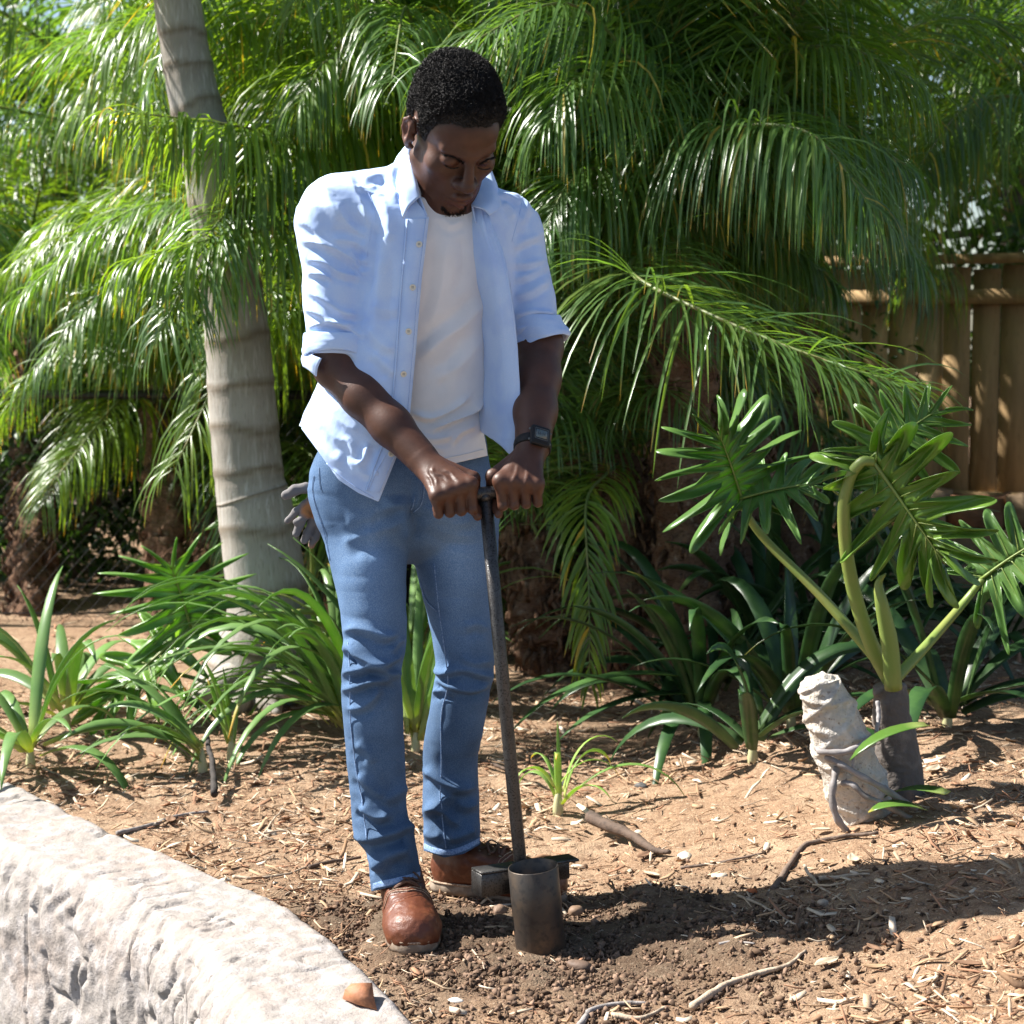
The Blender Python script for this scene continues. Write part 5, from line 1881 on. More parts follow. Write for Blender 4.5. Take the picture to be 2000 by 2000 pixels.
fs = [(z4((360, 430), (440, 412), (520, 428), (620, 462), (700, 440)), 7, 6), (z4((352, 520), (400, 535), (480, 600), (600, 632), (735, 560)), 8, 7.5),
      (z4((350, 700), (420, 680), (540, 655), (640, 690), (725, 690)), 7, 8), (z4((350, 800), (430, 775), (560, 735), (690, 745)), 6.5, 7),
      (z4((380, 915), (470, 905), (540, 850), (580, 770)), 7, 5), (z4((640, 560), (700, 500), (745, 470)), 6, 4),
      (z4((415, 540), (400, 600), (430, 650)), 5, -4),
      (z4((920, 640), (985, 690), (1090, 665), (1200, 690), (1300, 720)), 6.5, 7), (z4((915, 745), (960, 735), (1040, 770), (1160, 790), (1285, 745)), 6.5, 7),
      (z4((920, 820), (975, 800), (1060, 830)), 5, 5), (z4((1110, 400), (1200, 380), (1270, 420)), 8, 3), (z4((1090, 590), (1180, 625), (1290, 610)), 8, 4),
      (z4((870, 1290), (920, 1330), (990, 1380), (1110, 1410)), 8, 6), (z4((870, 1560), (940, 1530), (1050, 1440), (1190, 1400)), 10, 6),
      (z4((440, 1130), (520, 1190), (540, 1260)), 8, 4), (z4((450, 1320), (540, 1420), (610, 1470)), 8, 4.5), (z4((480, 1510), (580, 1600), (640, 1570)), 9, 5),
      (z4((600, 1500), (700, 1440), (760, 1400)), 10, 4),
      (z5((190, 300), (300, 325), (450, 290), (560, 250), (625, 290)), 9, 9), (z5((230, 90), (340, 170), (440, 150)), 7, 6), (z5((300, 420), (360, 500), (380, 580)), 7, 7),
      (z5((350, 560), (450, 440), (590, 400)), 10, 6), (z5((440, 470), (540, 440), (610, 500)), 8, 4), (z5((340, 560), (420, 600), (560, 560)), 7, -3),
      (z5((720, 130), (800, 110), (890, 180), (960, 230)), 8, 6), (z5((870, 330), (960, 300), (1070, 250)), 9, 6), (z5((930, 60), (1010, 90), (1090, 60)), 9, 5),
      (z5((700, 280), (760, 310), (830, 300)), 8, 3),
      (z3((400, 1320), (520, 1270), (640, 1290)), 12, 3), (z3((420, 1190), (540, 1170), (600, 1190)), 12, 2.5), (z3((640, 1030), (760, 1090), (830, 1130)), 10, 4),
      (z3((930, 1150), (1080, 1190), (1200, 1170)), 10, 3), (z3((800, 1080), (850, 1180), (860, 1300)), 8, -5), (z3((900, 1080), (980, 1130), (1100, 1100)), 10, 3), ([(808, 1004), (760, 1030), (700, 1044)], 9, 3), ([(822, 1012), (870, 1040), (930, 1046)], 9, 3),
      ([(806, 985), (775, 985), (735, 1000)], 8, 3), ([(812, 930), (818, 965), (812, 995)], 6, 3)]
JV = folds(JV, JQ, [(a_, b_ * 1.2, c_ * 2.1) for a_, b_, c_ in fs])
JN = vnormals(JV, JQ)
JV += JN * (.0016 * fbm(JV * np.array([14, 14, 9]), 3) + .0014 * np.abs(vnoise(JV * np.array([10, 10, 38]))))[:, None]
P = proj(JV)
f = np.where(P[:, 0] < np.interp(P[:, 1], [1500, 1640, 1760], [808, 818, 827]), np.interp(P[:, 0], [726, 770, 829], [1741, 1731, 1716]),
             np.interp(P[:, 0], [826, 868, 905, 940], [1661, 1675, 1668, 1648])) - P[:, 1]
f[(JV[:, 1] > 3.86) & (P[:, 1] > 1600)] = np.interp(P[:, 0], [826, 868, 905, 940], [1661, 1675, 1668, 1648])[(JV[:, 1] > 3.86) & (P[:, 1] > 1600)] - P[(JV[:, 1] > 3.86) & (P[:, 1] > 1600)][:, 1]
# faded thighs, darker below the knee
fade = np.clip(1 - np.abs(P[:, 1] - 1090) / 190, 0, 1) * np.clip(1 - np.abs(P[:, 0] - np.where(P[:, 0] < 800, 722, 895)) / 75, 0, 1)
seam_d = np.minimum(seg_dist(P, z4((385, 480), (405, 1000), (440, 1300), (480, 1560)))[0], seg_dist(P, z4((930, 0), (960, 300), (1010, 640), (1012, 800), (972, 950), (975, 1250), (965, 1600)))[0])
wear = .10 * np.exp(-(seam_d / 5) ** 2) * (1 + vnoise(JV * np.array([60, 60, 160])))
cr = np.clip(vnoise(JV * np.array([16, 16, 60])) * .5 + .5, 0, 1)
tint = (.88 - .20 * np.clip((P[:, 1] - 1250) / 200, 0, 1) + .9 * fade + .16 * fbm(JV * 16, 3) + 1.2 * wear + .08 * cr)[:, None] * np.array([1, 1, 1]) + fade[:, None] * np.array([.25, .10, -.05])
JV, JT, (tint,) = clip_mesh(JV, JQ, f, [tint])
M_denim = mat("blue_denim", (.080, .148, .272), rough=.88, spec=.15, attr="tint", noise=[(520, (.135, .215, .345), .42, .62), (1400, (.046, .092, .190), .5, .7)],
              bump=[(1500, .25, .0008), (420, .15, .001)])
jeans = part("jeans", JV, JT, M_denim, person, attrs={"tint": tint})
jeans.modifiers.new("thick", 'SOLIDIFY').thickness = .003
jbv = bvh_of(JV, JT)
M_seam = mat("pale_denim_seam", (.24, .34, .52), rough=.85, spec=.2, noise=(260, (.12, .2, .36), .45, .6), bump=[(700, .3, .001)])
M_thread = mat("seam_thread", (.42, .40, .36), rough=.8, noise=(500, (.2, .2, .22), .5, .6))


def seam(path, bvh, r, mat_, parent, n=60, off=.0016, name="seam"):
    pts = [on(bvh, x, y, off)[0] for x, y in catmull(path, n)]
    pts = [p for p in pts if p is not None]
    pts = np.array(pts)
    if len(pts) < 4:
        return None
    k = np.ones(len(pts), bool)
    k[1:] = np.linalg.norm(np.diff(pts, axis=0), axis=1) < .05
    pts = pts[k]
    for _ in range(5):
        pts[1:-1] = .5 * pts[1:-1] + .25 * (pts[:-2] + pts[2:])
    V, F = tube(pts, r, 5)
    return part(name, V, F, mat_, parent)


seam(z4((388, 500), (398, 700), (405, 1000), (440, 1300), (480, 1500)) + z5((252, 60), (285, 330)), jbv, .0013, M_seam, jeans)
seam(z4((930, 0), (960, 300), (1008, 640), (1012, 800), (972, 950), (975, 1250), (965, 1500)) + z5((822, 40), (835, 200), (858, 395)), jbv, .0013, M_seam, jeans)
seam(z4((838, 110), (880, 230), (945, 300)), jbv, .0012, M_seam, jeans)
seam(z3((845, 1020), (835, 1075), (815, 1110)), jbv, .0012, M_seam, jeans, n=14)
seam([(826, 900), (828, 950), (822, 985), (808, 1000)], jbv, .0012, M_seam, jeans, n=24)
seam(z3((262, 850), (262, 920), (270, 985)), jbv, .0008, M_seam, jeans, n=20)
seam(z3((232, 900), (222, 980), (240, 1080), (290, 1230), (330, 1420)), jbv, .0009, M_seam, jeans, n=40)
# turned hems
for path in ([(729, 1735), (745, 1731), (770, 1726), (800, 1718), (825, 1711)], [(829, 1656), (845, 1664), (868, 1669), (890, 1667), (915, 1657), (936, 1645)]):
    rows = []
    for off_y in (-10, -5, 1):
        rows.append([on(jbv, x, y + off_y, .0016)[0] for x, y in catmull(path, 36)])
    ok_ = [all(r[i] is not None for r in rows) for i in range(36)]
    G = np.array([[r[i] for i in range(36) if ok_[i]] for r in rows])
    G[1] += nrm(_C - G[1]) * .0016
    part("turned_hem", G.reshape(-1, 3), grid_faces(3, G.shape[1]), M_seam, jeans)

# ------------------------------------------------------------------ shoes
M_leather = mat("brown_leather", (.120, .034, .013), rough=.48, spec=.45, noise=[(18, (.095, .026, .011), .42, .66), (60, (.21, .075, .034), .55, .8), (9, (.24, .14, .085), .60, .85)],
                bump=[(420, .22, .0015, 'v'), (90, .12, .002)], coat=.06)
M_sole = mat("tan_rubber_sole", (.20, .145, .10), rough=.75, noise=(60, (.30, .24, .18), .45, .65), bump=[(220, .3, .002)])
M_welt = mat("pale_welt_stitching", (.45, .34, .24), rough=.8, noise=(400, (.22, .13, .08), .45, .6))
M_lace = mat("brown_lace", (.10, .045, .025), rough=.7, bump=[(900, .4, .001)])
M_brass = mat("eyelet_metal", (.30, .24, .17), rough=.35, metal=.8)


def shoe(heel, toe, name_label):
    heel = np.array([heel[0], heel[1], 0.0])
    d = nrm(np.array([toe[0], toe[1], 0]) - heel)
    lat = np.array([-d[1], d[0], 0])
    L = lambda s, w, z: heel + d * s + lat * w + np.array([0, 0, z + .008])
    R = np.stack([d, lat, np.array([0, 0, 1.0])], 1)
    lo = np.minimum(L(-.03, 0, 0), L(.33, 0, 0)) - .08
    hi = np.maximum(L(-.03, 0, 0), L(.33, 0, 0)) + .08
    lo[2], hi[2] = -.03, .19
    S = Field(lo, hi, .0026)
    S.ell(L(.050, 0, .045), (.048, .036, .062), R, .02)
    S.cone(L(.066, 0, .06), L(.070, 0, .085), .038, .036, .02)
    S.cone(L(.095, 0, .052), L(.150, .002, .046), .040, .042, .03)
    S.ell(L(.172, .003, .028), (.082, .0500, .053), R, .02)
    S.ell(L(.226, .005, .022), (.074, .0560, .044), R, .02)
    S.ell(L(.250, .004, .018), (.050, .0515, .043), R, .012)
    # facing of the laces: slightly proud quarters, sunk tongue
    for sw in (-1, 1):
        S.cone(L(.105, sw * .026, .074), L(.178, sw * .026, .062), .014, .0125, .004)
    V, Q = S.mesh(1)
    q = (V - heel) @ R
    # vamp edge
    N = vnormals(V, Q)
    st = np.exp(-((q[:, 0] - .192 + .35 * np.abs(q[:, 1])) / .003) ** 2) * (q[:, 2] > .04)
    V = V - N * (.0028 * st)[:, None]
    for cs_, ch_ in ((.205, .0016), (.198, .0012), (.214, .0010)):      # walking creases across the vamp
        V = V - N * (ch_ * np.exp(-((q[:, 0] - cs_ - .012 * np.sin(q[:, 1] * 60 + cs_ * 900)) / .0022) ** 2) * (q[:, 2] > .03))[:, None]
    V = V + N * (.0009 * fbm(V * 70, 3) + .0016 * fbm(V * 26, 2))[:, None]
    V, Tt, _ = clip_mesh(V, Q, q[:, 2] - .010)
    sh = thing_part(name_label, V, Tt)
    # sole
    s_ = np.linspace(0, 1, 40)
    hwid = np.interp(s_, [0, .04, .15, .38, .62, .78, .92, .98, 1], [.006, .024, .034, .033, .046, .055, .044, .025, .006])
    cenw = np.interp(s_, [0, .4, .8, 1], [0, 0, .006, .003])
    s_m = -.004 + s_ * .308
    out = np.vstack([np.stack([s_m, cenw + hwid], -1), np.stack([s_m, cenw - hwid], -1)[::-1]])
    m = len(out)
    lev = [(-.010, -.004), (-.002, -.002), (.010, -.003), (.012, -.005), (.0125, -.014)]
    cen2 = out.mean(0)
    VV = []
    for z, ins in lev:
        e = nrm(out - cen2)
        VV.append(np.array([L(*(o + e_ * ins), z - .002) for o, e_ in zip(out, e)]))
    VV = np.vstack(VV)
    so = part("sole", VV, [grid_faces(5, m, True), list(range(m))[::-1], list(range(4 * m, 5 * m))], M_sole, sh)
    welt = np.array([L(*(o + e_ * -.004), .0115) for o, e_ in zip(out, nrm(out - cen2))])
    V, F = tube(np.vstack([welt, welt[:1]]), .0026, 6, cap=False)
    part("welt", V, F, M_welt, sh)
    bvs = bvh_of(np.array([v.co for v in sh.data.vertices]) + ORI[sh.name], [list(p.vertices) for p in sh.data.polygons])

    def down(s, w, off=.002):
        o = L(s, w, .30)
        h = bvs.ray_cast(Vector(o), Vector((0, 0, -1)), 1)
        return np.array(h[0]) + np.array(h[1]) * off if h[0] is not None else L(s, w, .1)
    ey = []
    for i, s in enumerate((.118, .142, .166)):
        wv = .020 + .002 * i
        for a, b2 in ((1, -1), (-1, 1)):
            s2 = s + .022 if i < 2 else s + .003
            pts = [down(s, a * wv), down(s * .6 + s2 * .4, a * wv * .45, .006), down((s + s2) / 2, 0, .0065), down(s2, b2 * wv, .002)]
            V, F = tube(catmull(pts, 12), .0034, 6, flat=.6)
            part("lace", V, F, M_lace, sh)
            V, F = tube(np.array([down(s, a * (wv + .001), .0), down(s, a * (wv + .001), .0022)]), .0034, 8)
            part("eyelet", V, F, M_brass, sh)
    # bow loops
    for a in (-1, 1):
        base = down(.122, 0, .006)
        pts = [base, base + lat * a * .016 + d * .008 + np.array([0, 0, .004]), base + lat * a * .030 + d * .022 - np.array([0, 0, .010]), base + lat * a * .018 + d * .026 - np.array([0, 0, .006]), base + d * .003]
        V, F = tube(catmull(pts, 18), .0030, 6, flat=.6)
        part("lace", V, F, M_lace, sh)
    # stitched edge of the vamp and of the heel counter
    for c0, c1 in ((.188, .36), (.181, .36)):
        pts = [down(c0 - c1 * abs(w), w, .0004) for w in np.linspace(-.046, .046, 27)]
        V, F = tube(np.array(pts), .0009, 5)
        part("stitching", V, F, M_welt, sh)
    return sh


def thing_part(label, V, Tt):
    o = part("shoe", V, Tt, M_leather, person)
    return o


shoe((-.230, 3.835), (-.189, 3.55), "")
shoe((-.172, 3.985), (.10, 3.885), "")
# ------------------------------------------------------------------ open light blue shirt
M_shirt = mat("light_blue_oxford", (.51, .66, .93), rough=.85, spec=.2, sheen=.1, noise=[(700, (.58, .71, .95), .45, .65), (18, (.42, .57, .90), .45, .75)],
              bump=[(1500, .15, .0006), (60, .10, .002)])
M_button = mat("pearl_button", (.72, .68, .58), rough=.3, spec=.6)
z2 = lambda *p: [(540 + x / 3.116, 260 + y / 3.116) for x, y in p]
S_ = Field((-.48, 3.55, .80), (.16, 4.08, 1.68), .0031)
S_.slices([(388, 690, 990, 3.80, .10), (430, 672, 1003, 3.80, .125), (520, 676, 1000, 3.805, .142), (600, 672, 999, 3.815, .146), (680, 655, 1000, 3.825, .148), (760, 622, 1002, 3.84, .152),
           (833, 592, 1002, 3.85, .160), (900, 578, 1000, 3.855, .168), (1000, 570, 1000, 3.86, .172)], .03, yaw=.40, pw=2.3)
S_.cone(NB + np.array([-.02, .005, -.020]), unp(668, 408, 3.755), .076, .070, .04)
S_.cone(NB + np.array([.03, .005, -.034]), unp(988, 450, 3.86), .070, .068, .04)
S_.cone(NB + np.array([0, .012, -.01]), NB + np.array([.004, .004, .022]), .082, .078, .03)
S_.slices([(415, 588, 726, 3.745, .066), (440, 579, 728, 3.745, .068), (490, 592, 722, 3.745, .066), (581, 591, 714, 3.742, .063), (640, 597, 709, 3.74, .058), (690, 600, 712, 3.738, .056)], .018)
S_.cone(unp(655, 426, 3.748), unp(653, 470, 3.745), .0720, .066, .03)
S_.slices([(420, 945, 1047, 3.865, .064), (453, 955, 1060, 3.86, .066), (517, 975, 1071, 3.85, .064), (581, 990, 1085, 3.835, .060), (630, 1000, 1088, 3.82, .056), (668, 1006, 1094, 3.81, .054)], .018)
SV, SQ = S_.mesh(2)
SV0 = SV.copy()
fs = [
    (z2((130, 520), (230, 590), (300, 690), (330, 700)), 7, 4), (z2((160, 650), (330, 690), (450, 760), (545, 830)), 7.5, 7.5),
    (z2((190, 760), (300, 790), (390, 850), (520, 880)), 7, 7), (z2((190, 850), (280, 860), (340, 890)), 6, 6),
    (z2((200, 960), (300, 1020), (400, 1090), (500, 1110)), 7, 7), (z2((170, 1060), (280, 1110), (340, 1150), (480, 1170)), 7, 7),
    (z2((190, 1180), (330, 1150), (420, 1190), (530, 1230)), 6, 6), (z2((560, 560), (530, 450), (470, 330), (420, 260)), 9, 5),
    (z2((560, 640), (470, 590), (400, 500), (370, 420)), 9, 5), (z2((555, 700), (450, 660), (330, 640)), 9, 5), (z2((290, 300), (330, 420), (390, 540)), 11, 4),
    (z2((560, 780), (490, 760), (430, 700)), 7, 5), (z2((553, 860), (500, 830), (460, 790)), 6, 5),
    (z2((590, 520), (600, 700), (590, 860), (560, 1000)), 9, -5), (z2((520, 280), (600, 260), (680, 240)), 8, 4), (z2((490, 320), (560, 330), (610, 320)), 6, 4),
    (z2((640, 380), (680, 500), (690, 660)), 12, 5), (z2((720, 160), (700, 300), (740, 430)), 10, 5), (z2((640, 720), (620, 950), (600, 1200)), 15, 4),
    (z2((700, 700), (700, 950), (680, 1200)), 12, -3), (z2((560, 1180), (640, 1280), (720, 1320)), 11, 5), (z2((590, 1330), (680, 1420), (720, 1480)), 10, 4.5),
    (z2((590, 1040), (680, 1080), (750, 1060)), 11, 3),
    # hanging tail
    (z3((260, 560), (330, 640), (420, 720)), 12, 5), (z3((420, 650), (470, 760), (460, 850)), 9, 4), (z3((560, 700), (530, 800), (470, 850)), 8, 6), (z3((640, 750), (600, 850), (620, 900)), 7, 4),
    (z3((240, 700), (330, 780), (400, 830)), 12, 3.5), (z3((330, 480), (380, 560), (500, 640)), 10, 4), (z3((480, 860), (560, 900), (640, 880)), 7, 3),
    # sleeve on the other side
    (z2((1430, 700), (1500, 660), (1600, 620)), 8, 5), (z2((1425, 790), (1520, 800), (1640, 770)), 8, 5), (z2((1440, 900), (1540, 860), (1660, 800)), 7, 4),
    (z2((1440, 1120), (1560, 1090), (1700, 1100)), 6, 6), (z2((1450, 1210), (1560, 1170), (1680, 1150)), 6, 6), (z2((1480, 560), (1520, 450), (1500, 360)), 9, 5),
    (z2((1440, 1000), (1540, 970), (1650, 900)), 8, 4), (z2((1370, 370), (1440, 400), (1480, 440)), 6, 4), (z2((1380, 420), (1420, 470), (1430, 520)), 6, 4), (z2((1300, 300), (1400, 310), (1480, 370)), 7, 3),
    (z2((1560, 440), (1600, 560), (1620, 640)), 10, 3)]
SV = folds(SV, SQ, [(a_, b_, c_ * 1.25) for a_, b_, c_ in fs])
SN = vnormals(SV, SQ)
SV += SN * (.0022 * fbm(SV * np.array([9, 9, 5]), 2) + .0014 * np.abs(vnoise(SV * np.array([14, 14, 34]) + 2.6 * SV[:, [2, 0, 1]] * 6)) + .0004 * fbm(SV * 70, 2))[:, None]
P = proj(SV)
ctr = np.interp(SV[:, 2], [1.0, 1.3, 1.6], [3.86, 3.82, 3.80])
yawn = (SV[:, 1] - ctr) * math.cos(.40) + -(SV[:, 0] + .16) * math.sin(.40)
isfront = yawn < .02
OPEN = [(838, 424), (832, 480), (824, 542), (818, 615), (812, 690), (800, 817), (777, 887), (739, 981), (730, 1100), (1100, 1100), (1016, 860), (1012, 760), (1006, 640),
        (998, 560), (985, 500), (960, 440), (935, 400), (900, 350), (850, 300), (812, 300), (806, 350), (815, 395)]
op = poly_sdf(P, OPEN)
op = np.where(isfront, op, 50.0)
hemf = np.interp(P[:, 0], [560, 585, 610, 662, 700, 739, 800], [826, 832, 866, 938, 963, 980, 990]) - P[:, 1]
hemb = np.interp(P[:, 0], [560, 585, 640, 800, 930, 1000, 1010], [826, 832, 858, 880, 838, 800, 795]) - P[:, 1]
slv = ((P[:, 0] > 1000) & (P[:, 1] < 700)) | ((P[:, 0] < 730) & (P[:, 1] < 720))
hem_f = np.where(isfront, hemf, hemb)
hem_f = np.where(slv, 50, hem_f)
neck = (np.linalg.norm(np.cross(SV - NB, nax[None]), axis=1) - .058) * 1000
neck = np.where((SV - NB) @ nax > .035, neck - 30, 50)
neck2 = (.052 - (SV - NB) @ nrm(nax + np.array([0, .5, 0]))) * 1000
cf_ = np.minimum.reduce([op, hem_f, neck2])
SV, ST, (FR,) = clip_mesh(SV, SQ, cf_, [isfront.astype(float)])
shirt = part("shirt", SV, ST, M_shirt, person)
shirt.modifiers.new("thick", 'SOLIDIFY').thickness = .0022
sbv = bvh_of(SV, ST)


def patch(rows, nu, nv, nz=0.0, sc=30.0):
    """smooth sheet through rows of control points"""
    R_ = np.stack([catmull(r, nv) for r in rows])
    G = np.stack([catmull(R_[:, j], nu) for j in range(nv)], 1)
    if nz:
        Vf = G.reshape(-1, 3)
        n_ = vnormals(Vf, grid_faces(nu, nv))
        G = (Vf + n_ * (nz * fbm(Vf * sc, 3))[:, None]).reshape(nu, nv, 3)
    return G.reshape(-1, 3), grid_faces(nu, nv)


def cloth_patch(name, rows, nu, nv, parent, th=.0022, nz=.0012, m=None):
    V, F = patch(rows, nu, nv, nz)
    o = part(name, V, F, m or M_shirt, parent)
    s = o.modifiers.new("thick", 'SOLIDIFY')
    s.thickness = th
    s.offset = 0
    return o


U = lambda L_, Y: [unp(x, y, Y_ if not np.isscalar(Y) else Y) for (x, y), Y_ in zip(L_, (np.atleast_1d(Y) if not np.isscalar(Y) else [Y] * len(L_)))]
# free front panel on the other side, swung open so that its inside faces the camera
fl = []
for (y, xr, Yr, xm, Ym, xe, Ye) in [(402, 925, 3.735, 938, 3.722, 950, 3.722), (440, 922, 3.730, 942, 3.700, 962, 3.705), (500, 922, 3.735, 955, 3.690, 986, 3.695), (581, 934, 3.760, 968, 3.695, 1000, 3.690),
                                    (650, 938, 3.785, 974, 3.705, 1008, 3.690), (725, 940, 3.80, 978, 3.715, 1014, 3.690), (790, 938, 3.81, 982, 3.72, 1017, 3.692), (832, 940, 3.815, 984, 3.725, 1016, 3.70)]:
    fl.append([unp(xr - 14, y, Yr + .05), unp(xr, y, Yr), unp(xm, y + 1, Ym), unp(xe - 12, y + 2, Ye + .004), unp(xe, y + 2, Ye)])
fl.append([unp(928, 838, 3.865), unp(944, 846, 3.815), unp(976, 868, 3.735), unp(992, 884, 3.712), unp(999, 890, 3.708)])
cloth_patch("front_panel", fl, 70, 26, shirt, nz=.0022)
pl = []
pbv = None
pv = shirt.children[0] if shirt.children else None
fp = [o for o in bpy.data.objects if o.name == "front_panel"][0]
PVv = np.array([v.co for v in fp.data.vertices]) + ORI[fp.name]
pbv = bvh_of(PVv, [list(p.vertices) for p in fp.data.polygons])
# facing band along its edge
rows = []
for t in np.linspace(0, 1, 46):
    y = 420 + (868 - 420) * t
    xe = np.interp(y, [402, 440, 500, 581, 650, 725, 790, 832, 890], [950, 962, 986, 1000, 1008, 1014, 1017, 1016, 999])
    r = [on(pbv, xe - 2 - q * np.interp(t, [0, .25, 1], [22, 30, 30]), y, .0014)[0] for q in (0, .12, .5, .9, 1)]
    if all(q is not None for q in r):
        r[0] = r[0] - nrm(_C - r[0]) * 0
        rows.append(r)
G = np.array(rows)
G[:, 1:4] += nrm(_C - G[:, 1:4]) * .0014
band = part("facing_band", G.reshape(-1, 3), grid_faces(len(G), 5), M_shirt, shirt)
V, F = tube(G[:, 0], .0017, 5)
part("edge_seam", V, F, M_shirt, shirt)
# button placket
rows = []
for t in np.linspace(0, 1, 60):
    y = 428 + (962 - 428) * t
    xr_ = np.interp(y, [424, 480, 542, 615, 690, 817, 887, 979], [838, 832, 824, 818, 812, 800, 777, 739])
    w_p = np.interp(y, [424, 540, 700, 860, 979], [44, 39, 38, 36, 30])
    rr = []
    for q, o_ in ((1.0, .0012), (.985, .0026), (.5, .0030), (.04, .0030), (.012, .0008)):
        rr.append(on(sbv, xr_ - 1.5 - q * w_p, y - (0 if y < 850 else (q * 4)), o_)[0])
    if all(q is not None for q in rr) and max(np.linalg.norm(rr[i] - rr[i + 1]) for i in range(4)) < .06:
        rows.append(rr)
G = np.array(rows)
pk = part("placket", G.reshape(-1, 3), grid_faces(len(G), 5), M_shirt, shirt)
plbv = bvh_of(G.reshape(-1, 3), grid_faces(len(G), 5))
M_st = mat("pale_stitching", (.55, .66, .88), rough=.9, noise=(900, (.36, .5, .78), .45, .55))
for q in (.93, .08):
    pts = np.array([unp(*(proj(r[1]) * q + proj(r[3]) * (1 - q)), 1) for r in G])
    pts = [on(plbv, *proj(p), .0004)[0] for p in pts]
    pts = np.array([p for p in pts if p is not None])
    if len(pts) > 4:
        V, F = tube(pts, .0007, 4)
        part("stitch_line", V, F, M_st, pk)
M_hole = mat("button_thread", (.16, .14, .12), rough=.9)


def button(x, y, bvh, r=.0062, parent=None):
    p, n = on(bvh, x, y, .0004)
    if p is None:
        return
    q = nrm(np.cross(n, [0, 0, 1.0]))
    w = np.cross(n, q)
    ring = [(.80, 0), (1, .0008), (1, .0018), (.86, .0025), (.66, .0019), (.0, .0018)]
    V = np.array([p + n * z + r * s * (math.cos(a) * q + math.sin(a) * w) for s, z in ring for a in np.linspace(0, 2 * math.pi, 18, endpoint=False)])
    o = part("button", V, grid_faces(len(ring), 18, True), M_button, parent)
    pts = []
    for a in (45, 135, 225, 315):
        c = p + n * .0021 + r * .26 * (math.cos(math.radians(a)) * q + math.sin(math.radians(a)) * w)
        pts.append(tube(np.array([c, c + n * .0004]), .0008, 6))
    V, F = merge(pts)
    part("thread_holes", V, F, M_hole, o)


for x, y in ((818.5, 477), (806, 561), (798, 647), (788, 730)):
    button(x, y, plbv, parent=shirt)
button(764, 886, plbv, parent=shirt)
seam(z2((520, 300), (585, 420), (580, 560), (560, 680), (545, 800)), sbv, .0008, M_shirt, shirt, n=36, off=.0004)
seam(z2((1495, 360), (1490, 450), (1460, 560), (1432, 660)), sbv, .0008, M_shirt, shirt, n=30, off=.0004)
seam(z3((235, 740), (330, 850), (450, 950), (590, 1035)), sbv, .0008, M_st, shirt, n=40, off=.001)
seam(z3((560, 990), (620, 850), (690, 740)), sbv, .0008, M_st, shirt, n=24, off=.003)

# collar: stand and turned-down leaf on both sides
Y0 = 3.72
cl_in = [unp(868, 262, 3.895), unp(825, 270, 3.875), unp(803, 298, 3.815), unp(808, 330, 3.745), unp(815, 360, 3.700), unp(820, 386, 3.680)]
cl_top = [unp(868, 252, 3.905), unp(818, 262, 3.885), unp(795, 290, 3.818), unp(800, 326, 3.738), unp(808, 360, 3.690), unp(816, 388, 3.668)]
cl_out = [unp(868, 300, 3.925), unp(806, 300, 3.900), unp(771, 318, 3.815), unp(774, 356, 3.718), unp(780, 392, 3.672), unp(787, 426, 3.648)]
cl_mid = [(a * .45 + b * .55) + np.array([-.002, -.005, .003]) for a, b in zip(cl_top, cl_out)]
cloth_patch("collar", [cl_out, cl_mid, cl_top, cl_in], 22, 34, shirt, th=.003, nz=.0010)
std = [unp(868, 290, 3.895), unp(818, 300, 3.860), unp(800, 322, 3.790), unp(803, 360, 3.725), unp(815, 392, 3.690), unp(836, 424, 3.665)]
cloth_patch("collar_stand", [cl_in, std], 8, 34, shirt, th=.0025, nz=.0006)
cr_in = [unp(868, 262, 3.895), unp(915, 275, 3.885), unp(932, 310, 3.850), unp(934, 348, 3.790), unp(928, 378, 3.735), unp(921, 400, 3.712)]
cr_top = [unp(868, 252, 3.905), unp(922, 268, 3.895), unp(941, 308, 3.855), unp(943, 350, 3.788), unp(936, 382, 3.728), unp(927, 404, 3.702)]
cr_out = [unp(868, 300, 3.925), unp(935, 302, 3.925), unp(962, 340, 3.865), unp(972, 372, 3.790), unp(977, 404, 3.725), unp(956, 421, 3.694)]
cr_mid = [(a * .45 + b * .55) + np.array([.002, -.005, .003]) for a, b in zip(cr_top, cr_out)]
cloth_patch("collar", [cr_out, cr_mid, cr_top, cr_in], 22, 34, shirt, th=.003, nz=.0012)
std = [unp(868, 290, 3.895), unp(922, 300, 3.880), unp(938, 330, 3.830), unp(930, 370, 3.770), unp(922, 405, 3.725), unp(930, 436, 3.705)]
cloth_patch("collar_stand", [cr_in, std], 8, 34, shirt, th=.0025, nz=.0006)


# rolled cuffs
def cuff(rings, name="cuff"):
    """rings: centre, half width, half depth, tilt (front edge up, metres), roll (right edge up, metres)"""
    n = 56
    a = np.linspace(0, 2 * np.pi, n, endpoint=False)
    G = []
    for (c, hw, hd, ti, ro) in rings:
        x = np.cos(a) * hw
        y = np.sin(a) * hd
        G.append(np.stack([c[0] + x, c[1] + y, c[2] - np.sin(a) * ti + np.cos(a) * ro], -1))
    G = np.stack([catmull(np.array([g_[j] for g_ in G]), 34) for j in range(n)], 1)
    V = G.reshape(-1, 3)
    F = grid_faces(34, n, True)
    N_ = vnormals(V, F)
    V = V + N_ * (.0022 * fbm(V * np.array([22, 22, 50]), 3) + .0016 * np.abs(fbm(V * np.array([14, 14, 70]) + 2 * V[:, [2, 0, 1]] * 9, 2)))[:, None]
    return part(name, V, F, M_shirt, shirt)


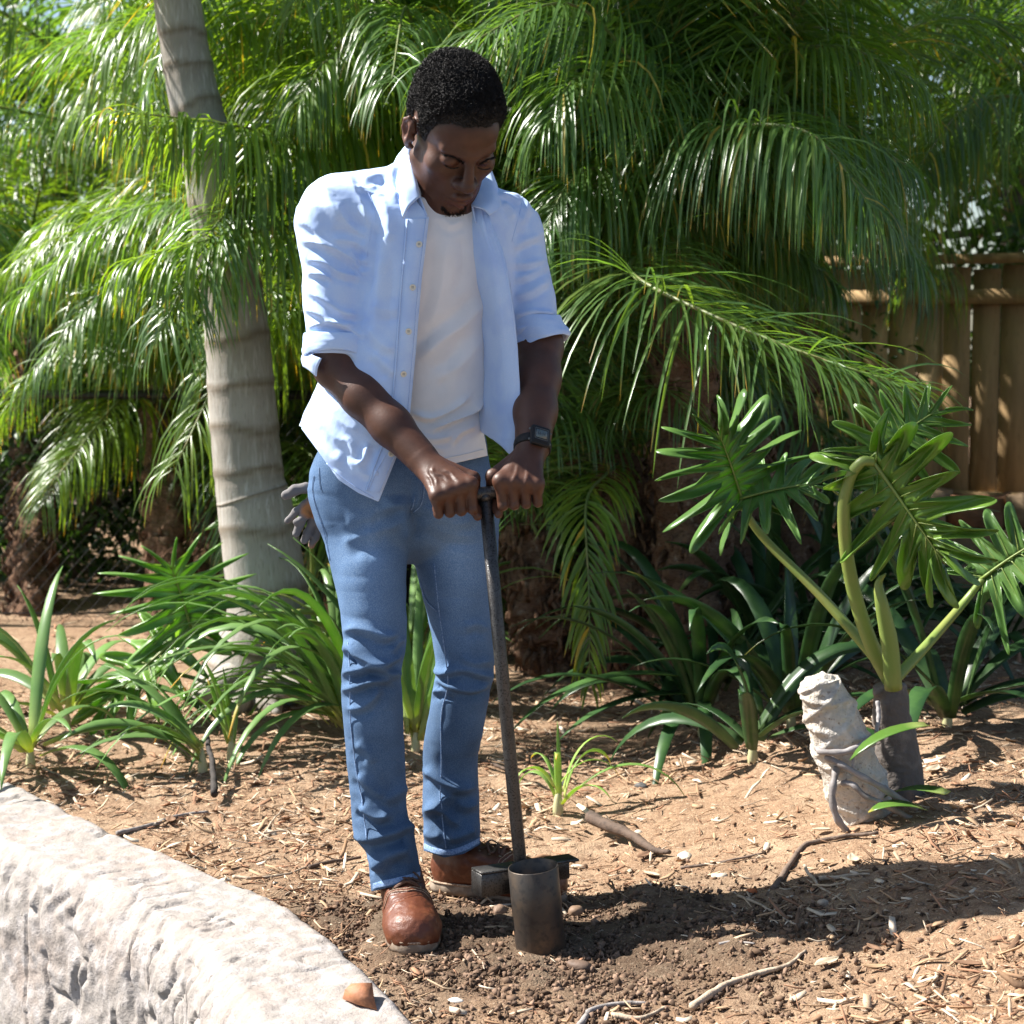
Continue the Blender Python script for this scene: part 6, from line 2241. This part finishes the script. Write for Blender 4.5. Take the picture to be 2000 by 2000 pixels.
c = lambda x, y, Y: unp(x, y, Y)
cuff([(c(655, 652, 3.740), .0540, .0540, .0, 0), (c(655, 648, 3.740), .0600, .0600, .0, 0), (c(655, 652, 3.740), .0635, .0635, .002, 0), (c(656, 668, 3.738), .0660, .0655, .006, .002), (c(657, 684, 3.737), .0662, .0655, .013, .000),
      (c(658, 699, 3.736), .0655, .0645, .019, -.002), (c(658, 704, 3.735), .0625, .0615, .020, -.003), (c(657, 700, 3.735), .0590, .0580, .019, -.003), (c(656, 680, 3.737), .0560, .0550, .012, 0)])
cuff([(c(1046, 615, 3.822), .0480, .0580, .0, 0), (c(1049, 630, 3.818), .0500, .0620, .004, .004), (c(1054, 645, 3.815), .0530, .0640, .008, .008), (c(1060, 660, 3.810), .0545, .0640, .012, .013),
      (c(1062, 671, 3.806), .0530, .0620, .014, .015), (c(1062, 674, 3.804), .0500, .0590, .014, .015), (c(1060, 670, 3.805), .0470, .0560, .014, .013), (c(1056, 655, 3.808), .0450, .0540, .010, .009)])
cloth_patch("cuff_flap", [[unp(596, 684, 3.735), unp(589, 700, 3.735), unp(593, 716, 3.735)], [unp(612, 694, 3.690), unp(606, 708, 3.692), unp(606, 724, 3.700)],
                          [unp(628, 700, 3.676), unp(621, 716, 3.680), unp(618, 735, 3.690)]], 10, 10, shirt, nz=.001)

# ------------------------------------------------------------------ wrist watch
M_resin = mat("black_resin", (.008, .0085, .010), rough=.6, spec=.35, bump=[(300, .08, .001)])
M_lcd = mat("watch_display", (.10, .125, .125), rough=.18, spec=.6)
M_wt = mat("watch_marking", (.12, .13, .13), rough=.5)
wa = nrm(WRI_L - ELB_L)
wc = along(ELB_L, WRI_L, 1.0)
f0 = nrm(np.array([.34, -.90, .30]))
f0 = nrm(f0 - wa * (f0 @ wa))
r0 = np.cross(wa, f0)
watch = part("wristwatch", *tube(np.array([wc + .0335 * (math.cos(t) * f0 + math.sin(t) * r0 * 1.02) for t in np.linspace(0, 2 * math.pi, 41)]), .0102, 8, cap=False, flat=.26, up=f0), M_resin, person)
Rw = np.stack([r0, wa, f0], 1)
if np.linalg.det(Rw) < 0:
    Rw[:, 0] *= -1
cw = wc + f0 * .0375
cs = part("case", *box(cw, (.040, .044, .0115), Rw), M_resin, watch)
bevel(cs, .006, 3)
bz = part("bezel", *box(cw + f0 * .0062, (.032, .034, .0035), Rw), M_resin, watch)
bevel(bz, .003, 2)
part("display", *box(cw + f0 * .0078, (.0225, .0185, .0018), Rw), M_lcd, watch)
sg = []
for i, dx_ in enumerate((-.0065, -.0025, .0030, .0070)):
    for k_ in range(2):
        sg.append(box(cw + f0 * .0089 + Rw[:, 0] * dx_ + Rw[:, 1] * (-.0022 + .0044 * k_), (.0006, .0032, .0002), Rw))
    sg.append(box(cw + f0 * .0089 + Rw[:, 0] * (dx_ + .001), (.002, .0006, .0002), Rw))
part("display_digits", *merge(sg), M_resin, watch)
fr = [box(cw + f0 * .0081 + Rw[:, 1] * s_ * .0120, (.025, .0009, .0004), Rw) for s_ in (-1, 1)] + [box(cw + f0 * .0081 + Rw[:, 0] * s_ * .0130, (.0009, .0235, .0004), Rw) for s_ in (-1, 1)]
part("bezel_marking", *merge(fr), M_wt, watch)
for sx in (-1, 1):
    for sy in (-1, 1):
        p0 = cw + Rw[:, 0] * sx * .0195 + Rw[:, 1] * sy * .012 - f0 * .001
        part("side_button", *tube(np.array([p0, p0 + Rw[:, 0] * sx * .003]), .0022, 8), M_wt, watch)

# ------------------------------------------------------------------ work glove hanging out of the hip pocket
G_ = Field((-.48, 3.78, .73), (-.31, 3.95, .94), .0022)
gp = lambda L_, Y: [unp(x, y, Y) for x, y in L_]
G_.chain(gp([(640, 955), (622, 985), (618, 1012)], 3.875), [.026, .024, .018], .01)
G_.chain(gp([(622, 957), (598, 953), (576, 957), (558, 968)], 3.865), [.0115, .0110, .0112, .0095], .004)
G_.chain(gp([(616, 975), (596, 985), (578, 1000), (562, 1017)], 3.870), [.0105, .0088, .0082, .0072], .003)
G_.chain(gp([(612, 985), (597, 1000), (588, 1020), (578, 1042)], 3.862), [.0105, .0098, .0092, .0082], .003)
G_.chain(gp([(600, 1005), (590, 1014), (578, 1020)], 3.855), [.0085, .0078, .0068], .003)
G_.chain(gp([(620, 995), (610, 1020), (601, 1042), (595, 1056)], 3.872), [.0110, .0098, .0090, .0080], .003)
G_.chain(gp([(630, 1005), (624, 1030), (615, 1050), (609, 1064)], 3.882), [.0105, .0092, .0086, .0075], .003)
GV, GQ = G_.mesh(1)
GN = vnormals(GV, GQ)
GV += GN * (.0008 * fbm(GV * 110, 2))[:, None]
gpx = proj(GV)
og = np.clip(.1 + 1.5 * fbm(GV * 22 + 5, 2) + (gpx[:, 0] - 602) * .016 - .15, 0, .85)[:, None]
gt = (1 - og) * np.array([.155, .145, .145]) + og * np.array([.40, .15, .035])
M_glove = mat("grey_orange_glove", (1, 1, 1), rough=.8, spec=.25, attr="tint", bump=[(500, .25, .0012)])
glove = one("work_glove", GV, GQ, M_glove, "grey and orange work glove hanging out of the hip pocket of the jeans", "glove", attrs={"tint": gt})
# ================================================================== the hand auger / bulb planter
M_steel = mat("hammered_dark_steel", (.085, .082, .080), rough=.36, spec=.5, metal=.75, noise=[(40, (.070, .064, .060), .45, .7), (300, (.03, .028, .027), .5, .66)],
              bump=[(420, .35, .0016, 'v'), (900, .2, .0008)])
M_steel2 = mat("worn_steel_tube", (.060, .052, .046), rough=.42, spec=.5, metal=.7, noise=[(22, (.105, .075, .052), .42, .66), (70, (.04, .036, .034), .5, .7)],
               bump=[(500, .18, .0010, 'v'), (60, .08, .002)])
tool = thing("planting_auger", "dark steel planting auger with T handle, foot bar and open cutting tube", "garden tool", loc=gnd(1045, 1852))
sd_ = nrm(SH_TOP - SH_BOT)
V, F = tube(np.array([SH_BOT - sd_ * .01, SH_BOT, (SH_TOP + SH_BOT) / 2, SH_TOP]), .0128, 24)
part("shaft", V, F, M_steel, tool)
V, F = tube(np.array([BAR_A, along(BAR_A, BAR_B, .5), BAR_B]), BAR_R, 24)
part("handle", V, F, M_steel, tool)
# weld collar under the handle
V, F = tube(np.array([SH_TOP - sd_ * .016, SH_TOP - sd_ * .010, SH_TOP - sd_ * .004]), [.0130, .0150, .0140], 20)
part("weld", V, F, M_steel, tool)
# foot bar: angle iron, upper flange to the front
L0, L1 = unp(930, 1699, 3.605), unp(1121, 1672, 3.70)
ax = nrm(L1 - L0)
fy = np.array([0, -1.0, 0])
fy = nrm(fy - ax * (fy @ ax))
fz = np.cross(ax, fy)
fz = fz if fz[2] > 0 else -fz
Rf = np.stack([ax, fy, fz], 1)
ln_ = np.linalg.norm(L1 - L0)
mid = (L0 + L1) / 2
o = part("foot_bar", *box(mid - fz * .0025, (ln_, .046, .005), Rf), M_steel, tool)
bevel(o, .0012, 1)
o = part("foot_bar_web", *box(mid - fy * .0205 - fz * .0275, (ln_, .005, .045), Rf), M_steel, tool)
bevel(o, .0012, 1)
for e, s_ in ((L0, 1),):
    o = part("end_plate", *box(e - fz * .0275 + ax * s_ * .0022, (.004, .0455, .0445), Rf), M_steel, tool)
    bevel(o, .001, 1)
o = part("foot_bar_flange", *box(mid + fy * .0215 - fz * .027 - ax * ln_ * .22, (ln_ * .54, .004, .044), Rf), M_steel, tool)
bevel(o, .001, 1)
# cutting tube, open at the top
tb, tt_ = gnd(1046, 1838), unp(1041, 1692, 3.578)
td = nrm(nrm(tt_ - tb) + np.array([0, .0, 0]))
td = nrm(np.array([sd_[0], sd_[1], sd_[2]]))
tb = tt_ - td * .185
n = 48
a = np.linspace(0, 2 * math.pi, n, endpoint=False)
q1 = nrm(np.cross(td, [0, 1.0, 0]))
q2 = np.cross(td, q1)
prof = [(.0455, -.0), (.0478, .0), (.0482, .02), (.0482, .100), (.0482, .1845), (.0470, .1857), (.0455, .1845), (.0450, .10), (.0450, .0)]
V = np.array([tb + td * z + r * (math.cos(t) * q1 + math.sin(t) * q2) for r, z in prof for t in a])
M_steel2d = mat("soil_dusted_steel_tube", (.060, .054, .050), rough=.45, spec=.5, metal=.65, noise=[(22, (.095, .072, .054), .42, .66), (70, (.04, .037, .036), .5, .7)],
                bump=[(500, .18, .0010, 'v'), (60, .08, .002)], attr="tint")
hgt_ = np.repeat([z for r_, z in prof], n)
part("cutting_tube", V, grid_faces(len(prof), n, True), M_steel2d, tool, attrs={"tint": 1 + np.clip(1 - hgt_ / .06, 0, 1)[:, None] * np.array([.9, .6, .35])})
ring = np.array([SH_BOT + sd_ * .004 + .0145 * (math.cos(t) * q1 + math.sin(t) * q2) for t in np.linspace(0, 2 * math.pi, 25)])
V, F = tube(ring, .0035 * (1 + .25 * np.sin(np.arange(25) * 2.1)), 7, cap=False)
part("weld", V, F, M_steel, tool)
